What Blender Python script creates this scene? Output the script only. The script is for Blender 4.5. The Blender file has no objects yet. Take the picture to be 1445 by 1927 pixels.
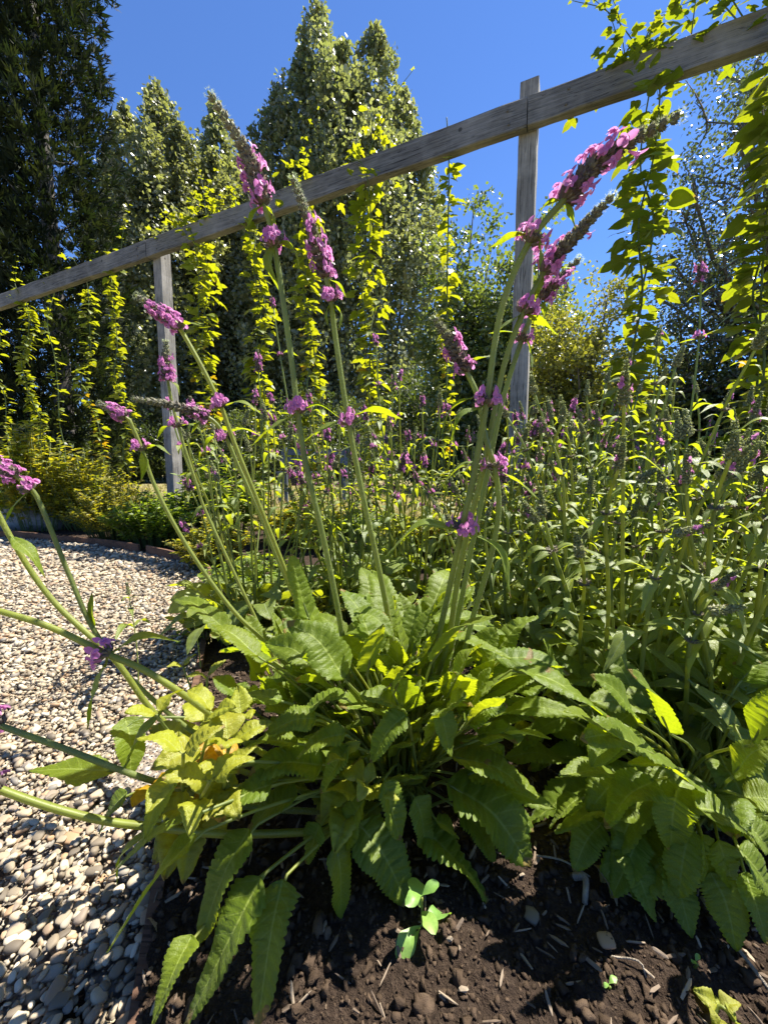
import bpy, math, random
import numpy as np
from mathutils import Vector, Matrix

# ------------------------------------------------------------------ camera, sky, sun, exposure
S = bpy.context.scene
COL = S.collection
PW, PH, FPX = 1445.0, 1927.0, 730.0
CAM_H, PITCH = 0.45, math.radians(6.2)
cam = bpy.data.cameras.new('camera'); camo = bpy.data.objects.new('camera', cam); COL.objects.link(camo)
cam.sensor_fit = 'VERTICAL'; cam.sensor_height = 36.0; cam.lens = 36.0 * FPX / PH
cam.clip_start = 0.01; cam.clip_end = 3000
camo.location = (0, 0, CAM_H); camo.rotation_euler = (math.pi / 2 - PITCH, 0, 0)
S.camera = camo
S.render.resolution_x, S.render.resolution_y = 767, 1024

SUN_AZ, SUN_EL = math.radians(60), math.radians(63)      # azimuth from +Y towards +X
w = bpy.data.worlds.new('World'); S.world = w; w.use_nodes = True
wn = w.node_tree.nodes; wl = w.node_tree.links
sky = wn.new('ShaderNodeTexSky'); sky.sky_type = 'NISHITA'; sky.sun_disc = False
sky.sun_elevation = SUN_EL; sky.sun_rotation = SUN_AZ
sky.altitude = 1500; sky.air_density = 1.0; sky.dust_density = 0.0; sky.ozone_density = 9.0
wb = wn.new('ShaderNodeMix'); wb.data_type = 'RGBA'; wb.blend_type = 'MULTIPLY'; wb.inputs[0].default_value = 1.0; wb.inputs[7].default_value = (.84, .95, 1.12, 1)   # camera white balance
wl.new(sky.outputs[0], wb.inputs[6]); wl.new(wb.outputs[2], wn['Background'].inputs[0]); wn['Background'].inputs[1].default_value = 0.069
sun = bpy.data.lights.new('sun', 'SUN'); suno = bpy.data.objects.new('sun', sun); COL.objects.link(suno)
sun.energy = 5.0; sun.angle = math.radians(0.53); sun.color = (1.0, 0.95, 0.86)
SD = Vector((math.sin(SUN_AZ) * math.cos(SUN_EL), math.cos(SUN_AZ) * math.cos(SUN_EL), math.sin(SUN_EL)))
suno.rotation_euler = SD.to_track_quat('Z', 'Y').to_euler(); suno.location = (0, 0, 30)
vs = S.view_settings; vs.view_transform = 'Standard'; vs.look = 'None'; vs.gamma = 1.0
vs.use_curve_mapping = False; vs.exposure = 1.65

# ------------------------------------------------------------------ helpers
RNG = np.random.default_rng(11)
rnd = random.Random(5)
U = rnd.uniform
cp, sp = math.cos(PITCH), math.sin(PITCH)

def ray(px, py):
    xc = (px - PW / 2) / FPX; yc = -(py - PH / 2) / FPX
    return Vector((xc, cp + yc * sp, -sp + yc * cp))
def at(px, py, Y):
    r = ray(px, py); return r * (Y / r.y) + Vector((0, 0, CAM_H))
def gz(px, py, z=0.0):
    r = ray(px, py); return r * ((z - CAM_H) / r.z) + Vector((0, 0, CAM_H))

def mesh(name, V, F, mats, uv=None, tint=None, smooth=True, midx=None, uvs=None):
    """V (n,3); F list of index arrays/lists, tris and quads mixed; vertex uv and float tint optional"""
    me = bpy.data.meshes.new(name)
    V = np.asarray(V, dtype=np.float32).reshape(-1, 3)
    Fs = [np.asarray(f, dtype=np.int32) for f in F] if isinstance(F, list) and len(F) and np.ndim(F[0]) == 2 else None
    if Fs is None:
        t = [f for f in F if len(f) == 3]; q = [f for f in F if len(f) == 4]
        Fs = []
        if t: Fs.append(np.asarray(t, dtype=np.int32))
        if q: Fs.append(np.asarray(q, dtype=np.int32))
    Fs = [f for f in Fs if len(f)]
    lv = np.concatenate([f.ravel() for f in Fs]); tot = np.concatenate([np.full(len(f), f.shape[1], np.int32) for f in Fs])
    st = np.concatenate([[0], np.cumsum(tot)[:-1]]).astype(np.int32)
    me.vertices.add(len(V)); me.vertices.foreach_set('co', V.ravel())
    me.loops.add(len(lv)); me.loops.foreach_set('vertex_index', lv)
    me.polygons.add(len(tot)); me.polygons.foreach_set('loop_start', st); me.polygons.foreach_set('loop_total', tot)
    me.polygons.foreach_set('use_smooth', np.full(len(tot), smooth, dtype=bool))
    if midx is not None: me.polygons.foreach_set('material_index', np.asarray(midx, dtype=np.int32))
    if uv is not None:
        l = me.uv_layers.new(name='UVMap'); l.data.foreach_set('uv', np.asarray(uv, np.float32)[lv].ravel())
    if tint is not None:
        a = me.attributes.new('tint', 'FLOAT', 'POINT'); a.data.foreach_set('value', np.asarray(tint, np.float32))
    for m in (mats if isinstance(mats, (list, tuple)) else [mats]): me.materials.append(m)
    me.update(calc_edges=True)
    return me

WM = {}
def obj(name, me, parent=None, M=None, **tags):
    o = bpy.data.objects.new(name, me); COL.objects.link(o)
    M = M if M is not None else (WM[parent].copy() if parent else Matrix())
    WM[o] = M
    if parent:
        o.parent = parent; o.matrix_basis = WM[parent].inverted() @ M
    else: o.matrix_basis = M
    for k, v in tags.items():
        if v is not None: o[k] = v
    return o
def thing(name, label, cat, loc, group=None, kind=None):
    return obj(name, None, None, Matrix.Translation(Vector(loc)), label=label, category=cat, group=group, kind=kind)
def part(name, V, F, mats, parent, origin=None, **kw):
    """mesh given in world coordinates, its origin moved to the parent's"""
    o0 = np.array(origin if origin is not None else WM[parent].translation)
    tags = {k: kw.pop(k) for k in ('label', 'kind') if k in kw}
    return obj(name, mesh(name, np.asarray(V, float).reshape(-1, 3) - o0, F, mats, **kw), parent, Matrix.Translation(Vector(o0)), **tags)

def nrm(a): return a / np.maximum(np.linalg.norm(a, axis=-1, keepdims=True), 1e-9)
def spline(P, n):
    P = np.asarray([tuple(p) for p in P], float)
    if len(P) == 2: return P[0] + (P[1] - P[0]) * np.linspace(0, 1, n)[:, None]
    Q = np.vstack([2 * P[0] - P[1], P, 2 * P[-1] - P[-2]])
    d = np.linalg.norm(np.diff(P, axis=0), axis=1); s = np.concatenate([[0], np.cumsum(d)]); u = np.linspace(0, s[-1], n)
    k = np.clip(np.searchsorted(s, u, side='right') - 1, 0, len(P) - 2); t = ((u - s[k]) / np.maximum(d[k], 1e-9))[:, None]
    a, b, c, e = Q[k], Q[k + 1], Q[k + 2], Q[k + 3]
    return .5 * ((2 * b) + (-a + c) * t + (2 * a - 5 * b + 4 * c - e) * t ** 2 + (-a + 3 * b - 3 * c + e) * t ** 3)
def frames(P):
    T = nrm(np.gradient(P, axis=0)); N = np.zeros_like(T)
    n = np.array([1., 0, 0]) if abs(T[0][0]) < .8 else np.array([0, 1., 0])
    for i in range(len(T)):
        n = n - T[i] * np.dot(n, T[i]); n = n / max(np.linalg.norm(n), 1e-9); N[i] = n
    return T, N, np.cross(T, N)
def tube(P, R, k=6, square=0.0, cap=True):
    P = np.asarray(P, float); n = len(P); R = np.broadcast_to(R, (n,)); T, N, B = frames(P)
    a = np.arange(k) * 2 * math.pi / k; m = 1 + square * np.cos(4 * a)
    V = P[:, None] + (R[:, None] * m)[..., None] * (np.cos(a)[None, :, None] * N[:, None] + np.sin(a)[None, :, None] * B[:, None])
    V = V.reshape(-1, 3); i = np.arange(n - 1)[:, None] * k; j = np.arange(k)[None]; j2 = (j + 1) % k
    F = np.stack([i + j, i + j2, i + k + j2, i + k + j], -1).reshape(-1, 4)
    Fs = [F]
    if cap:
        V = np.vstack([V, P[-1] + T[-1] * R[-1] * .6]); b = (n - 1) * k
        Fs.append(np.array([[b + q, b + (q + 1) % k, n * k] for q in range(k)]))
    return V, Fs
class MB:
    """collects pieces of one mesh"""
    def __init__(s): s.V = []; s.F = {3: [], 4: []}; s.n = 0; s.T = []; s.U = []; s.M = {3: [], 4: []}
    def add(s, V, Fs, tint=0.0, uv=None, m=0):
        V = np.asarray(V, float).reshape(-1, 3)
        for f in (Fs if isinstance(Fs, list) else [Fs]):
            f = np.asarray(f)
            if len(f) == 0: continue
            s.F[f.shape[1]].append(f + s.n); s.M[f.shape[1]].append(np.full(len(f), m))
        s.V.append(V); s.n += len(V); s.T.append(np.broadcast_to(tint, (len(V),)))
        s.U.append(uv if uv is not None else np.zeros((len(V), 2)))
    def data(s):
        Fs = [np.concatenate(s.F[k]) for k in (3, 4) if s.F[k]]; M = np.concatenate([np.concatenate(s.M[k]) for k in (3, 4) if s.F[k]])
        return np.concatenate(s.V), Fs, dict(tint=np.concatenate(s.T), uv=np.concatenate(s.U), midx=M)
    def part(s, name, mats, parent, smooth=True, **tags):
        V, F, d = s.data(); return part(name, V, F, mats, parent, smooth=smooth, **d, **tags)
    def mesh(s, name, mats, smooth=True):
        V, F, d = s.data(); return mesh(name, V, F, mats, smooth=smooth, **d)
def box(c, sx, sy, sz, R=None):
    V = np.array([[x, y, z] for z in (-.5, .5) for y in (-.5, .5) for x in (-.5, .5)]) * [sx, sy, sz]
    if R is not None: V = V @ np.array(R).T
    F = np.array([[0, 2, 3, 1], [4, 5, 7, 6], [0, 1, 5, 4], [2, 6, 7, 3], [0, 4, 6, 2], [1, 3, 7, 5]])
    return V + np.asarray(tuple(c)), F
def orient(loc, d, up, s=1.0):
    """matrix: local +Y along d, +Z near up"""
    y = Vector(d).normalized(); u = Vector(up); x = y.cross(u)
    if x.length < 1e-5: x = y.cross(Vector((0.3, 1, .2)))
    x.normalize(); z = x.cross(y)
    M = Matrix((x, y, z)).transposed().to_4x4(); M.translation = Vector(loc)
    return M @ (Matrix.Scale(s, 4) if not isinstance(s, tuple) else Matrix.Diagonal((*s, 1)))
def ico(sub):
    import bmesh
    b = bmesh.new(); bmesh.ops.create_icosphere(b, subdivisions=sub, radius=1.0)
    V = np.array([v.co[:] for v in b.verts]); F = np.array([[v.index for v in f.verts] for f in b.faces]); b.free(); return V, F

# ------------------------------------------------------------------ materials
class N:
    def __init__(s, name):
        s.m = bpy.data.materials.new(name); s.m.use_nodes = True; s.t = s.m.node_tree; s.n = s.t.nodes; s.l = s.t.links
        s.out = s.n['Material Output']; s.p = s.n['Principled BSDF']
    def new(s, t, **k):
        o = s.n.new(t)
        for a, b in k.items():
            if a.startswith('i_'):
                key = a[2:]; o.inputs[int(key) if key.isdigit() else key.replace('_', ' ')].default_value = b
            else: setattr(o, a, b)
        return o
    def link(s, a, b): s.l.new(a, b)
    def math(s, op, a, b=None, c=None):
        o = s.n.new('ShaderNodeMath'); o.operation = op
        for i, v in enumerate((a, b, c)):
            if v is None: continue
            if isinstance(v, (int, float)): o.inputs[i].default_value = v
            else: s.l.new(v, o.inputs[i])
        return o.outputs[0]
    def mix(s, f, a, b, mode='MIX'):
        o = s.n.new('ShaderNodeMix'); o.data_type = 'RGBA'; o.blend_type = mode
        for i, v in ((0, f), (6, a), (7, b)):
            if isinstance(v, (int, float)): o.inputs[i].default_value = v
            elif isinstance(v, tuple): o.inputs[i].default_value = (*v, 1) if len(v) == 3 else v
            else: s.l.new(v, o.inputs[i])
        return o.outputs[2]
    def ramp(s, f, stops):
        o = s.n.new('ShaderNodeValToRGB'); s.l.new(f, o.inputs[0]); e = o.color_ramp.elements
        while len(e) < len(stops): e.new(.5)
        for x, (p, c) in zip(e, stops): x.position = p; x.color = (*c, 1)
        return o.outputs[0]
    def noise(s, sc, det=4, rough=.6, vec=None, dist=0.0):
        o = s.new('ShaderNodeTexNoise'); o.inputs['Scale'].default_value = sc; o.inputs['Detail'].default_value = det
        o.inputs['Roughness'].default_value = rough; o.inputs['Distortion'].default_value = dist
        if vec is not None: s.l.new(vec, o.inputs['Vector'])
        return o
    def obj(s): return s.n.new('ShaderNodeTexCoord').outputs['Object']
    def tint(s): return s.new('ShaderNodeAttribute', attribute_name='tint').outputs['Fac']
    def bump(s, h, strength, dist):
        o = s.n.new('ShaderNodeBump'); o.inputs['Strength'].default_value = strength; o.inputs['Distance'].default_value = dist
        s.l.new(h, o.inputs['Height']); return o.outputs[0]

def leaf_mat(name, top, trans, fac=.45, rough=.45, veins=0, vein_c=None, var=.35, alt=None, spec=.5, blotch=12, tintc=None, sheen=0.0):
    """leaf: glossy diffuse upper face plus light coming through"""
    n = N(name); info = n.new('ShaderNodeObjectInfo').outputs['Random']
    nz = n.noise(blotch, 3, .6, n.obj()).outputs['Fac']
    c = n.mix(n.math('MULTIPLY', info, .9), top, alt or tuple(x * (1 - var) for x in top))
    tr = n.mix(n.math('MULTIPLY', info, .9), trans, tuple(a * b for a, b in zip(trans, (.75, .9, .8))))
    k = n.math('MULTIPLY_ADD', nz, .7, .62)
    if tintc:
        t = n.tint(); c = n.mix(t, c, tintc[0]); tr = n.mix(t, tr, tintc[1])
    kc = n.new('ShaderNodeCombineColor')
    for i in range(3): n.link(k, kc.inputs[i])
    c = n.mix(1.0, c, kc.outputs[0], 'MULTIPLY')
    p = n.p; p.inputs['Roughness'].default_value = rough; p.inputs['Specular IOR Level'].default_value = spec
    if sheen: p.inputs['Sheen Weight'].default_value = sheen; p.inputs['Sheen Roughness'].default_value = .4
    norm = None
    if veins:
        uv = n.new('ShaderNodeUVMap', uv_map='UVMap').outputs[0]; sx = n.new('ShaderNodeSeparateXYZ'); n.link(uv, sx.inputs[0])
        av = n.math('MULTIPLY', n.math('ABSOLUTE', n.math('SUBTRACT', sx.outputs[1], .5)), 2.0)
        s_ = n.math('SUBTRACT', n.math('MULTIPLY', sx.outputs[0], float(veins)), n.math('MULTIPLY', av, 1.15))
        fr = n.math('ABSOLUTE', n.math('SUBTRACT', n.math('FRACT', s_), .5))          # .5 at the vein
        side = n.math('SMOOTH_MIN', 1.0, n.math('MULTIPLY', n.math('MAXIMUM', n.math('SUBTRACT', fr, .43), 0.0), 15.0), .05)
        mid = n.math('MULTIPLY', n.math('MAXIMUM', n.math('SUBTRACT', .07, av), 0.0), 20.0)
        vein = n.math('MINIMUM', n.math('ADD', n.math('MULTIPLY', side, .55), mid), 1.0)
        c = n.mix(vein, c, vein_c or tuple(min(1, x * 2.0 + .03) for x in top)); tr = n.mix(n.math('MULTIPLY', vein, .7), tr, tuple(x * .6 for x in trans))
        mp = n.new('ShaderNodeMapping'); mp.inputs['Scale'].default_value = (veins * 4.0, veins * 1.6, 1); n.link(uv, mp.inputs[0])
        vo = n.new('ShaderNodeTexVoronoi', feature='DISTANCE_TO_EDGE'); vo.inputs['Scale'].default_value = 1.0; n.link(mp.outputs[0], vo.inputs['Vector'])
        cell = n.math('MINIMUM', n.math('MULTIPLY', vo.outputs[0], 4.0), 1.0)
        tr = n.mix(n.math('MULTIPLY', n.math('SUBTRACT', 1.0, cell), .45), tr, tuple(x * .55 for x in trans))
        h = n.math('SUBTRACT', n.math('MULTIPLY', cell, .5), n.math('MULTIPLY', vein, .6))
        norm = n.bump(h, .34, .0011); n.link(norm, p.inputs['Normal'])
    if veins:
        sp_ = n.noise(38, 3, .55, n.obj()).outputs['Fac']; k_ = n.math('MULTIPLY', n.math('GREATER_THAN', sp_, .69), .8)
        c = n.mix(k_, c, (.20, .12, .035)); tr = n.mix(k_, tr, (.30, .17, .03))
        tipb = n.math('MULTIPLY', n.math('MULTIPLY', n.math('GREATER_THAN', n.math('ADD', sx.outputs[0], n.math('MULTIPLY', sp_, .25)), 1.06), n.math('GREATER_THAN', info, .55)), .7)
        c = n.mix(tipb, c, (.24, .15, .05)); tr = n.mix(tipb, tr, (.36, .2, .04))
    n.link(c, p.inputs['Base Color'])
    tb = n.new('ShaderNodeBsdfTranslucent'); n.link(tr, tb.inputs[0])
    ms = n.new('ShaderNodeMixShader'); ms.inputs[0].default_value = fac
    n.link(p.outputs[0], ms.inputs[1]); n.link(tb.outputs[0], ms.inputs[2]); n.link(ms.outputs[0], n.out.inputs[0])
    return n.m

def wood_mat(name, a, b, along=2, scale=18):
    n = N(name); mp = n.new('ShaderNodeMapping'); sc = [1.0, 1.0, 1.0]; sc[along] = .06; mp.inputs['Scale'].default_value = sc
    n.link(n.obj(), mp.inputs[0])
    g = n.noise(scale * 6, 6, .7, mp.outputs[0], .3).outputs['Fac']; big = n.noise(5, 4, .6, n.obj()).outputs['Fac']
    c = n.ramp(g, [(.25, tuple(x * .3 for x in a)), (.45, a), (.7, b)])
    c = n.mix(n.math('MULTIPLY', big, .75), c, tuple(x * .55 for x in a), 'MIX')
    mp2 = n.new('ShaderNodeMapping'); s2 = [3.0, 3.0, 3.0]; s2[along] = .05; mp2.inputs['Scale'].default_value = s2; n.link(n.obj(), mp2.inputs[0])
    cr = n.noise(scale * 1.6, 2, .5, mp2.outputs[0], .6).outputs['Fac']; ck = n.math('MULTIPLY', n.math('LESS_THAN', n.math('ABSOLUTE', n.math('SUBTRACT', cr, .5)), .012), .85); c = n.mix(ck, c, tuple(x * .12 for x in a))
    st_ = n.noise(2.2, 5, .7, n.obj()).outputs['Fac']; c = n.mix(n.math('MULTIPLY', n.math('MAXIMUM', n.math('SUBTRACT', st_, .45), 0.0), 1.6), c, tuple(x * 1.5 for x in b))
    kn = n.new('ShaderNodeTexVoronoi'); kn.inputs['Scale'].default_value = 7.0; n.link(n.obj(), kn.inputs['Vector'])
    spot = n.math('LESS_THAN', kn.outputs['Distance'], .07); c = n.mix(n.math('MULTIPLY', spot, .75), c, tuple(x * .2 for x in a))
    n.link(c, n.p.inputs['Base Color']); n.p.inputs['Roughness'].default_value = .85; n.p.inputs['Specular IOR Level'].default_value = .2
    n.link(n.bump(g, .7, .004), n.p.inputs['Normal']); return n.m

def bark_mat(name, a, b, sc=6):
    n = N(name); mp = n.new('ShaderNodeMapping'); mp.inputs['Scale'].default_value = (1, 1, .25); n.link(n.obj(), mp.inputs[0])
    g = n.noise(sc, 6, .7, mp.outputs[0]).outputs['Fac']
    n.link(n.ramp(g, [(.3, a), (.7, b)]), n.p.inputs['Base Color']); n.p.inputs['Roughness'].default_value = .9
    n.link(n.bump(g, .8, .03), n.p.inputs['Normal']); return n.m

def tint_mat(name, stops, rough=.8, sc=200, amt=.35, bump=.3, bd=.001, trans=None, fac=.3, spec=.3):
    """colour of each piece comes from its own tint value"""
    n = N(name); t = n.tint(); nz = n.noise(sc, 4, .65, n.obj()).outputs['Fac']
    c = n.ramp(t, stops); c2 = n.mix(n.math('MULTIPLY', nz, amt * 1.6), c, (.03, .025, .02))
    n.link(c2, n.p.inputs['Base Color']); n.p.inputs['Roughness'].default_value = rough; n.p.inputs['Specular IOR Level'].default_value = spec
    n.link(n.bump(nz, bump, bd), n.p.inputs['Normal'])
    if trans:
        tb = n.new('ShaderNodeBsdfTranslucent'); tb.inputs[0].default_value = (*trans, 1); ms = n.new('ShaderNodeMixShader'); ms.inputs[0].default_value = fac
        n.link(n.p.outputs[0], ms.inputs[1]); n.link(tb.outputs[0], ms.inputs[2]); n.link(ms.outputs[0], n.out.inputs[0])
    return n.m

M = {}
M['betony'] = leaf_mat('betony_leaf', (.135, .185, .012), (.50, .56, .010), .49, .50, veins=8, vein_c=(.26, .33, .06), alt=(.10, .155, .012), spec=.35, sheen=.08)
M['betony_far'] = leaf_mat('betony_leaf_greyish', (.22, .27, .045), (.58, .62, .015), .48, .42, veins=8, vein_c=(.24, .30, .12), alt=(.10, .15, .03), sheen=.12)
M['balm'] = leaf_mat('golden_balm_leaf', (.29, .32, .02), (.50, .50, .012), .45, .5, veins=6, vein_c=(.3, .33, .05), alt=(.26, .25, .02))
M['balm_old'] = leaf_mat('yellowing_leaf', (.42, .26, .012), (.75, .45, .01), .45, .5, veins=6, vein_c=(.5, .36, .05), alt=(.38, .2, .01))
M['seedling'] = leaf_mat('seedling_leaf', (.26, .42, .09), (.55, .75, .06), .4, .45, alt=(.14, .28, .06))
M['hop'] = leaf_mat('hop_leaf', (.09, .14, .014), (.56, .55, .008), .46, .45, veins=5, vein_c=(.16, .22, .04), alt=(.13, .16, .012), blotch=9)
M['hop_shaded'] = leaf_mat('shaded_hop_leaf', (.07, .115, .016), (.40, .43, .008), .44, .45, veins=5, vein_c=(.14, .2, .04), alt=(.10, .14, .014), blotch=9)  # darker copy of the hop leaf: shade of the undersides put into colour
M['hop_old'] = leaf_mat('yellowed_hop_leaf', (.24, .17, .012), (.62, .36, .008), .46, .5, veins=5, vein_c=(.3, .22, .04), alt=(.20, .15, .012), blotch=9)
M['hop_stem'] = leaf_mat('hop_bine', (.10, .14, .03), (.2, .25, .03), .15, .6)
M['stem'] = leaf_mat('betony_stem', (.20, .235, .035), (.55, .55, .03), .35, .5, blotch=40, alt=(.15, .19, .06), tintc=((.15, .10, .06), (.25, .16, .05)))
M['hair'] = leaf_mat('stem_hair', (.45, .47, .30), (.6, .62, .35), .55, .6)
M['bud'] = leaf_mat('calyx', (.24, .23, .15), (.36, .33, .18), .35, .7, blotch=200, tintc=((.13, .085, .085), (.25, .12, .15)))
M['bud_green'] = leaf_mat('green_bud', (.24, .27, .11), (.45, .48, .12), .3, .6, blotch=200, tintc=((.28, .27, .16), (.4, .4, .16)))
M['petal'] = leaf_mat('pink_petal', (.50, .12, .37), (.76, .24, .58), .48, .55, blotch=150, alt=(.56, .13, .40), tintc=((.62, .30, .52), (.8, .42, .68)))
M['beam'] = wood_mat('weathered_beam_wood', (.125, .120, .114), (.25, .242, .232), along=0)
M['post'] = wood_mat('weathered_post_wood', (.20, .187, .168), (.40, .378, .345), along=2)
M['edging'] = wood_mat('brown_edging_board', (.10, .055, .035), (.17, .095, .058), along=0, scale=10)
M['poplar'] = leaf_mat('poplar_leaf', (.13, .145, .075), (.30, .33, .06), .38, .36, var=.2, spec=.7, tintc=((.25, .26, .16), (.42, .44, .11)))
M['cedar'] = leaf_mat('cedar_spray', (.012, .020, .010), (.022, .036, .006), .28, .7, blotch=1.2, spec=.15, tintc=((.024, .032, .011), (.05, .06, .009)))
M['oak'] = leaf_mat('grey_oak_leaf', (.060, .075, .042), (.13, .17, .03), .25, .25, spec=.9, blotch=2, tintc=((.10, .12, .05), (.2, .26, .04)))
M['olive'] = leaf_mat('yellow_green_leaf', (.17, .18, .04), (.42, .42, .03), .35, .4, blotch=2, tintc=((.20, .20, .04), (.45, .42, .03)))
M['youngtree'] = leaf_mat('young_tree_leaf', (.085, .12, .035), (.22, .3, .03), .35, .35, spec=.7, blotch=2, tintc=((.15, .18, .05), (.3, .36, .03)))
M['herb'] = leaf_mat('yellow_herb_leaf', (.21, .23, .02), (.50, .49, .012), .45, .5, blotch=3, tintc=((.26, .22, .03), (.6, .45, .02)))
M['herb_green'] = leaf_mat('green_herb_leaf', (.11, .17, .02), (.38, .46, .015), .45, .45, blotch=3, tintc=((.14, .2, .03), (.45, .55, .02)))
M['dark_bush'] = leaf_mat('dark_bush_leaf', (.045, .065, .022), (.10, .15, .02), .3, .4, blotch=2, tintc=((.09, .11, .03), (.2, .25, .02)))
M['bark'] = bark_mat('grey_bark', (.05, .043, .035), (.14, .125, .105))
M['twig'] = bark_mat('dry_twig', (.20, .16, .11), (.42, .36, .28), 60)
M['pebble'] = tint_mat('pebble', [(0, (.13, .105, .075)), (.2, (.30, .24, .16)), (.45, (.48, .39, .26)), (.58, (.38, .24, .13)), (.70, (.21, .19, .16)), (.85, (.52, .44, .31)), (1, (.60, .53, .40))], .62, 260, .3, .25, .0008)
M['clod'] = tint_mat('soil_crumb', [(0, (.042, .027, .017)), (.4, (.085, .056, .036)), (.8, (.13, .088, .058)), (1, (.26, .19, .13))], .97, 900, .45, .9, .0012, spec=.05)
M['chip'] = tint_mat('bark_chip', [(0, (.10, .07, .045)), (.5, (.18, .13, .09)), (1, (.34, .27, .19))], .85, 300, .3, .4, .001)
M['dead'] = tint_mat('dry_leaf', [(0, (.30, .22, .13)), (1, (.5, .42, .30))], .8, 150, .3, .3, .001, trans=(.5, .36, .2), fac=.25)
M['rock'] = tint_mat('grey_rock', [(0, (.30, .29, .27)), (1, (.42, .41, .38))], .9, 40, .55, .8, .006)
M['grass'] = leaf_mat('dry_grass_blade', (.17, .17, .045), (.4, .38, .06), .35, .6, tintc=((.36, .28, .12), (.5, .4, .14)))
M['bench'] = wood_mat('grey_bench_board', (.10, .12, .15), (.17, .20, .24), along=0)

n = N('lawn'); nz = n.noise(.45, 5, .6, n.obj()).outputs['Fac']; n2 = n.noise(30, 5, .7, n.obj()).outputs['Fac']
c = n.ramp(nz, [(.35, (.13, .14, .04)), (.5, (.24, .20, .075)), (.65, (.30, .235, .11))])
c = n.mix(n.math('MULTIPLY', n2, .7), c, (.10, .09, .03)); n.link(c, n.p.inputs['Base Color']); n.p.inputs['Roughness'].default_value = .95
n.link(n.bump(n2, .8, .03), n.p.inputs['Normal']); M['lawn'] = n.m
n = N('soil'); nz = n.noise(9, 6, .65, n.obj()).outputs['Fac']; n2 = n.noise(160, 5, .7, n.obj()).outputs['Fac']
c = n.ramp(n2, [(.3, (.03, .020, .014)), (.55, (.07, .048, .034)), (.75, (.13, .095, .068))]); c = n.mix(n.math('MULTIPLY', nz, .6), c, (.045, .030, .022))
n.link(c, n.p.inputs['Base Color']); n.p.inputs['Roughness'].default_value = .97; n.p.inputs['Specular IOR Level'].default_value = .1
n3 = n.noise(75, 5, .75, n.obj(), .4).outputs['Fac']; n.link(n.bump(n.math('ADD', n2, n.math('MULTIPLY', n3, 1.4)), 1.0, .014), n.p.inputs['Normal']); M['soil'] = n.m
n = N('gravel_bed'); vo = n.new('ShaderNodeTexVoronoi'); vo.inputs['Scale'].default_value = 120.0; n.link(n.obj(), vo.inputs['Vector'])
sx = n.new('ShaderNodeSeparateColor'); n.link(vo.outputs['Color'], sx.inputs[0])
c = n.ramp(sx.outputs[0], [(0, (.22, .18, .14)), (.35, (.40, .35, .28)), (.6, (.33, .23, .15)), (.8, (.5, .45, .38)), (1, (.55, .5, .44))])
c = n.mix(n.math('MINIMUM', n.math('MULTIPLY', vo.outputs['Distance'], 1.1), 1.0), c, (.10, .08, .06)); n.link(c, n.p.inputs['Base Color'])
n.p.inputs['Roughness'].default_value = .8; n.link(n.bump(n.math('SUBTRACT', 1.0, vo.outputs['Distance']), 1.0, .008), n.p.inputs['Normal']); M['gravel'] = n.m

# ------------------------------------------------------------------ setting: ground, bed, path
def noise2(x, y, seed, octs=((3, 1.0), (7, .5), (17, .25), (41, .14))):
    r = np.random.default_rng(seed); z = np.zeros_like(x)
    for f, a in octs:
        for _ in range(4):
            an = r.uniform(0, 6.28); ph = r.uniform(0, 6.28); k = f * r.uniform(.7, 1.4)
            z += a * .5 * np.sin(k * (x * math.cos(an) + y * math.sin(an)) + ph)
    return z
def grid(x0, x1, y0, y1, nx, ny, zf):
    X, Y = np.meshgrid(np.linspace(x0, x1, nx), np.linspace(y0, y1, ny)); Z = zf(X, Y)
    V = np.stack([X, Y, Z], -1).reshape(-1, 3); i = np.arange(ny - 1)[:, None] * nx + np.arange(nx - 1)[None]
    return V, [np.stack([i, i + 1, i + nx + 1, i + nx], -1).reshape(-1, 4)]
V, F = grid(-900, 900, -60, 1500, 60, 60, lambda X, Y: -.06 + 0 * X)
obj('lawn', mesh('lawn', V, F, M['lawn']), kind='structure')

# fence line: two posts and their direction
PA = Vector((.70, 2.065, 0)); PB = Vector((-1.70, 3.165, 0)); FD = (PB - PA).normalized(); FN = Vector((-FD.y, FD.x, 0))
if FN.y > 0: FN = -FN                                       # faces the camera side
def fence(t, off=0.0, z=0.0): return PA + (PB - PA) * t + FN * off + Vector((0, 0, z))

# border between gravel and bed (ground points), near end to far end
EDGE = [(-.115, .05), (-.17, .20), (-.215, .31), (-.33, .60), (-.46, .95), (-.60, 1.28), (-.74, 1.60), (-.98, 1.86), (-1.40, 2.12), (-2.0, 2.38), (-2.8, 2.62), (-4.2, 2.85)]
EC = spline([(x, y, 0) for x, y in EDGE], 160)
POLY = np.vstack([EC[:, :2], [[-4.2, -.6], [-.05, -.6]]])
def inside(X, Y, poly=POLY):
    r = np.zeros(np.shape(X), bool); j = len(poly) - 1
    for i in range(len(poly)):
        xi, yi = poly[i]; xj, yj = poly[j]
        if yi != yj: r ^= ((yi > Y) != (yj > Y)) & (X < (xj - xi) * (Y - yi) / (yj - yi) + xi)
        j = i
    return r
def soilz(X, Y): return .004 + .010 * noise2(X, Y, 3) + .004 * noise2(X * 9, Y * 9, 4) + .0022 * noise2(X * 30, Y * 30, 6) - .035 * inside(X, Y)
def soilz1(x, y): return float(soilz(np.array([x]), np.array([y]))[0])
V, F = grid(-.45, 1.25, .05, 1.25, 290, 205, soilz)
obj('soil_bed', mesh('soil_bed', V, F, M['soil']), kind='structure')
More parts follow.
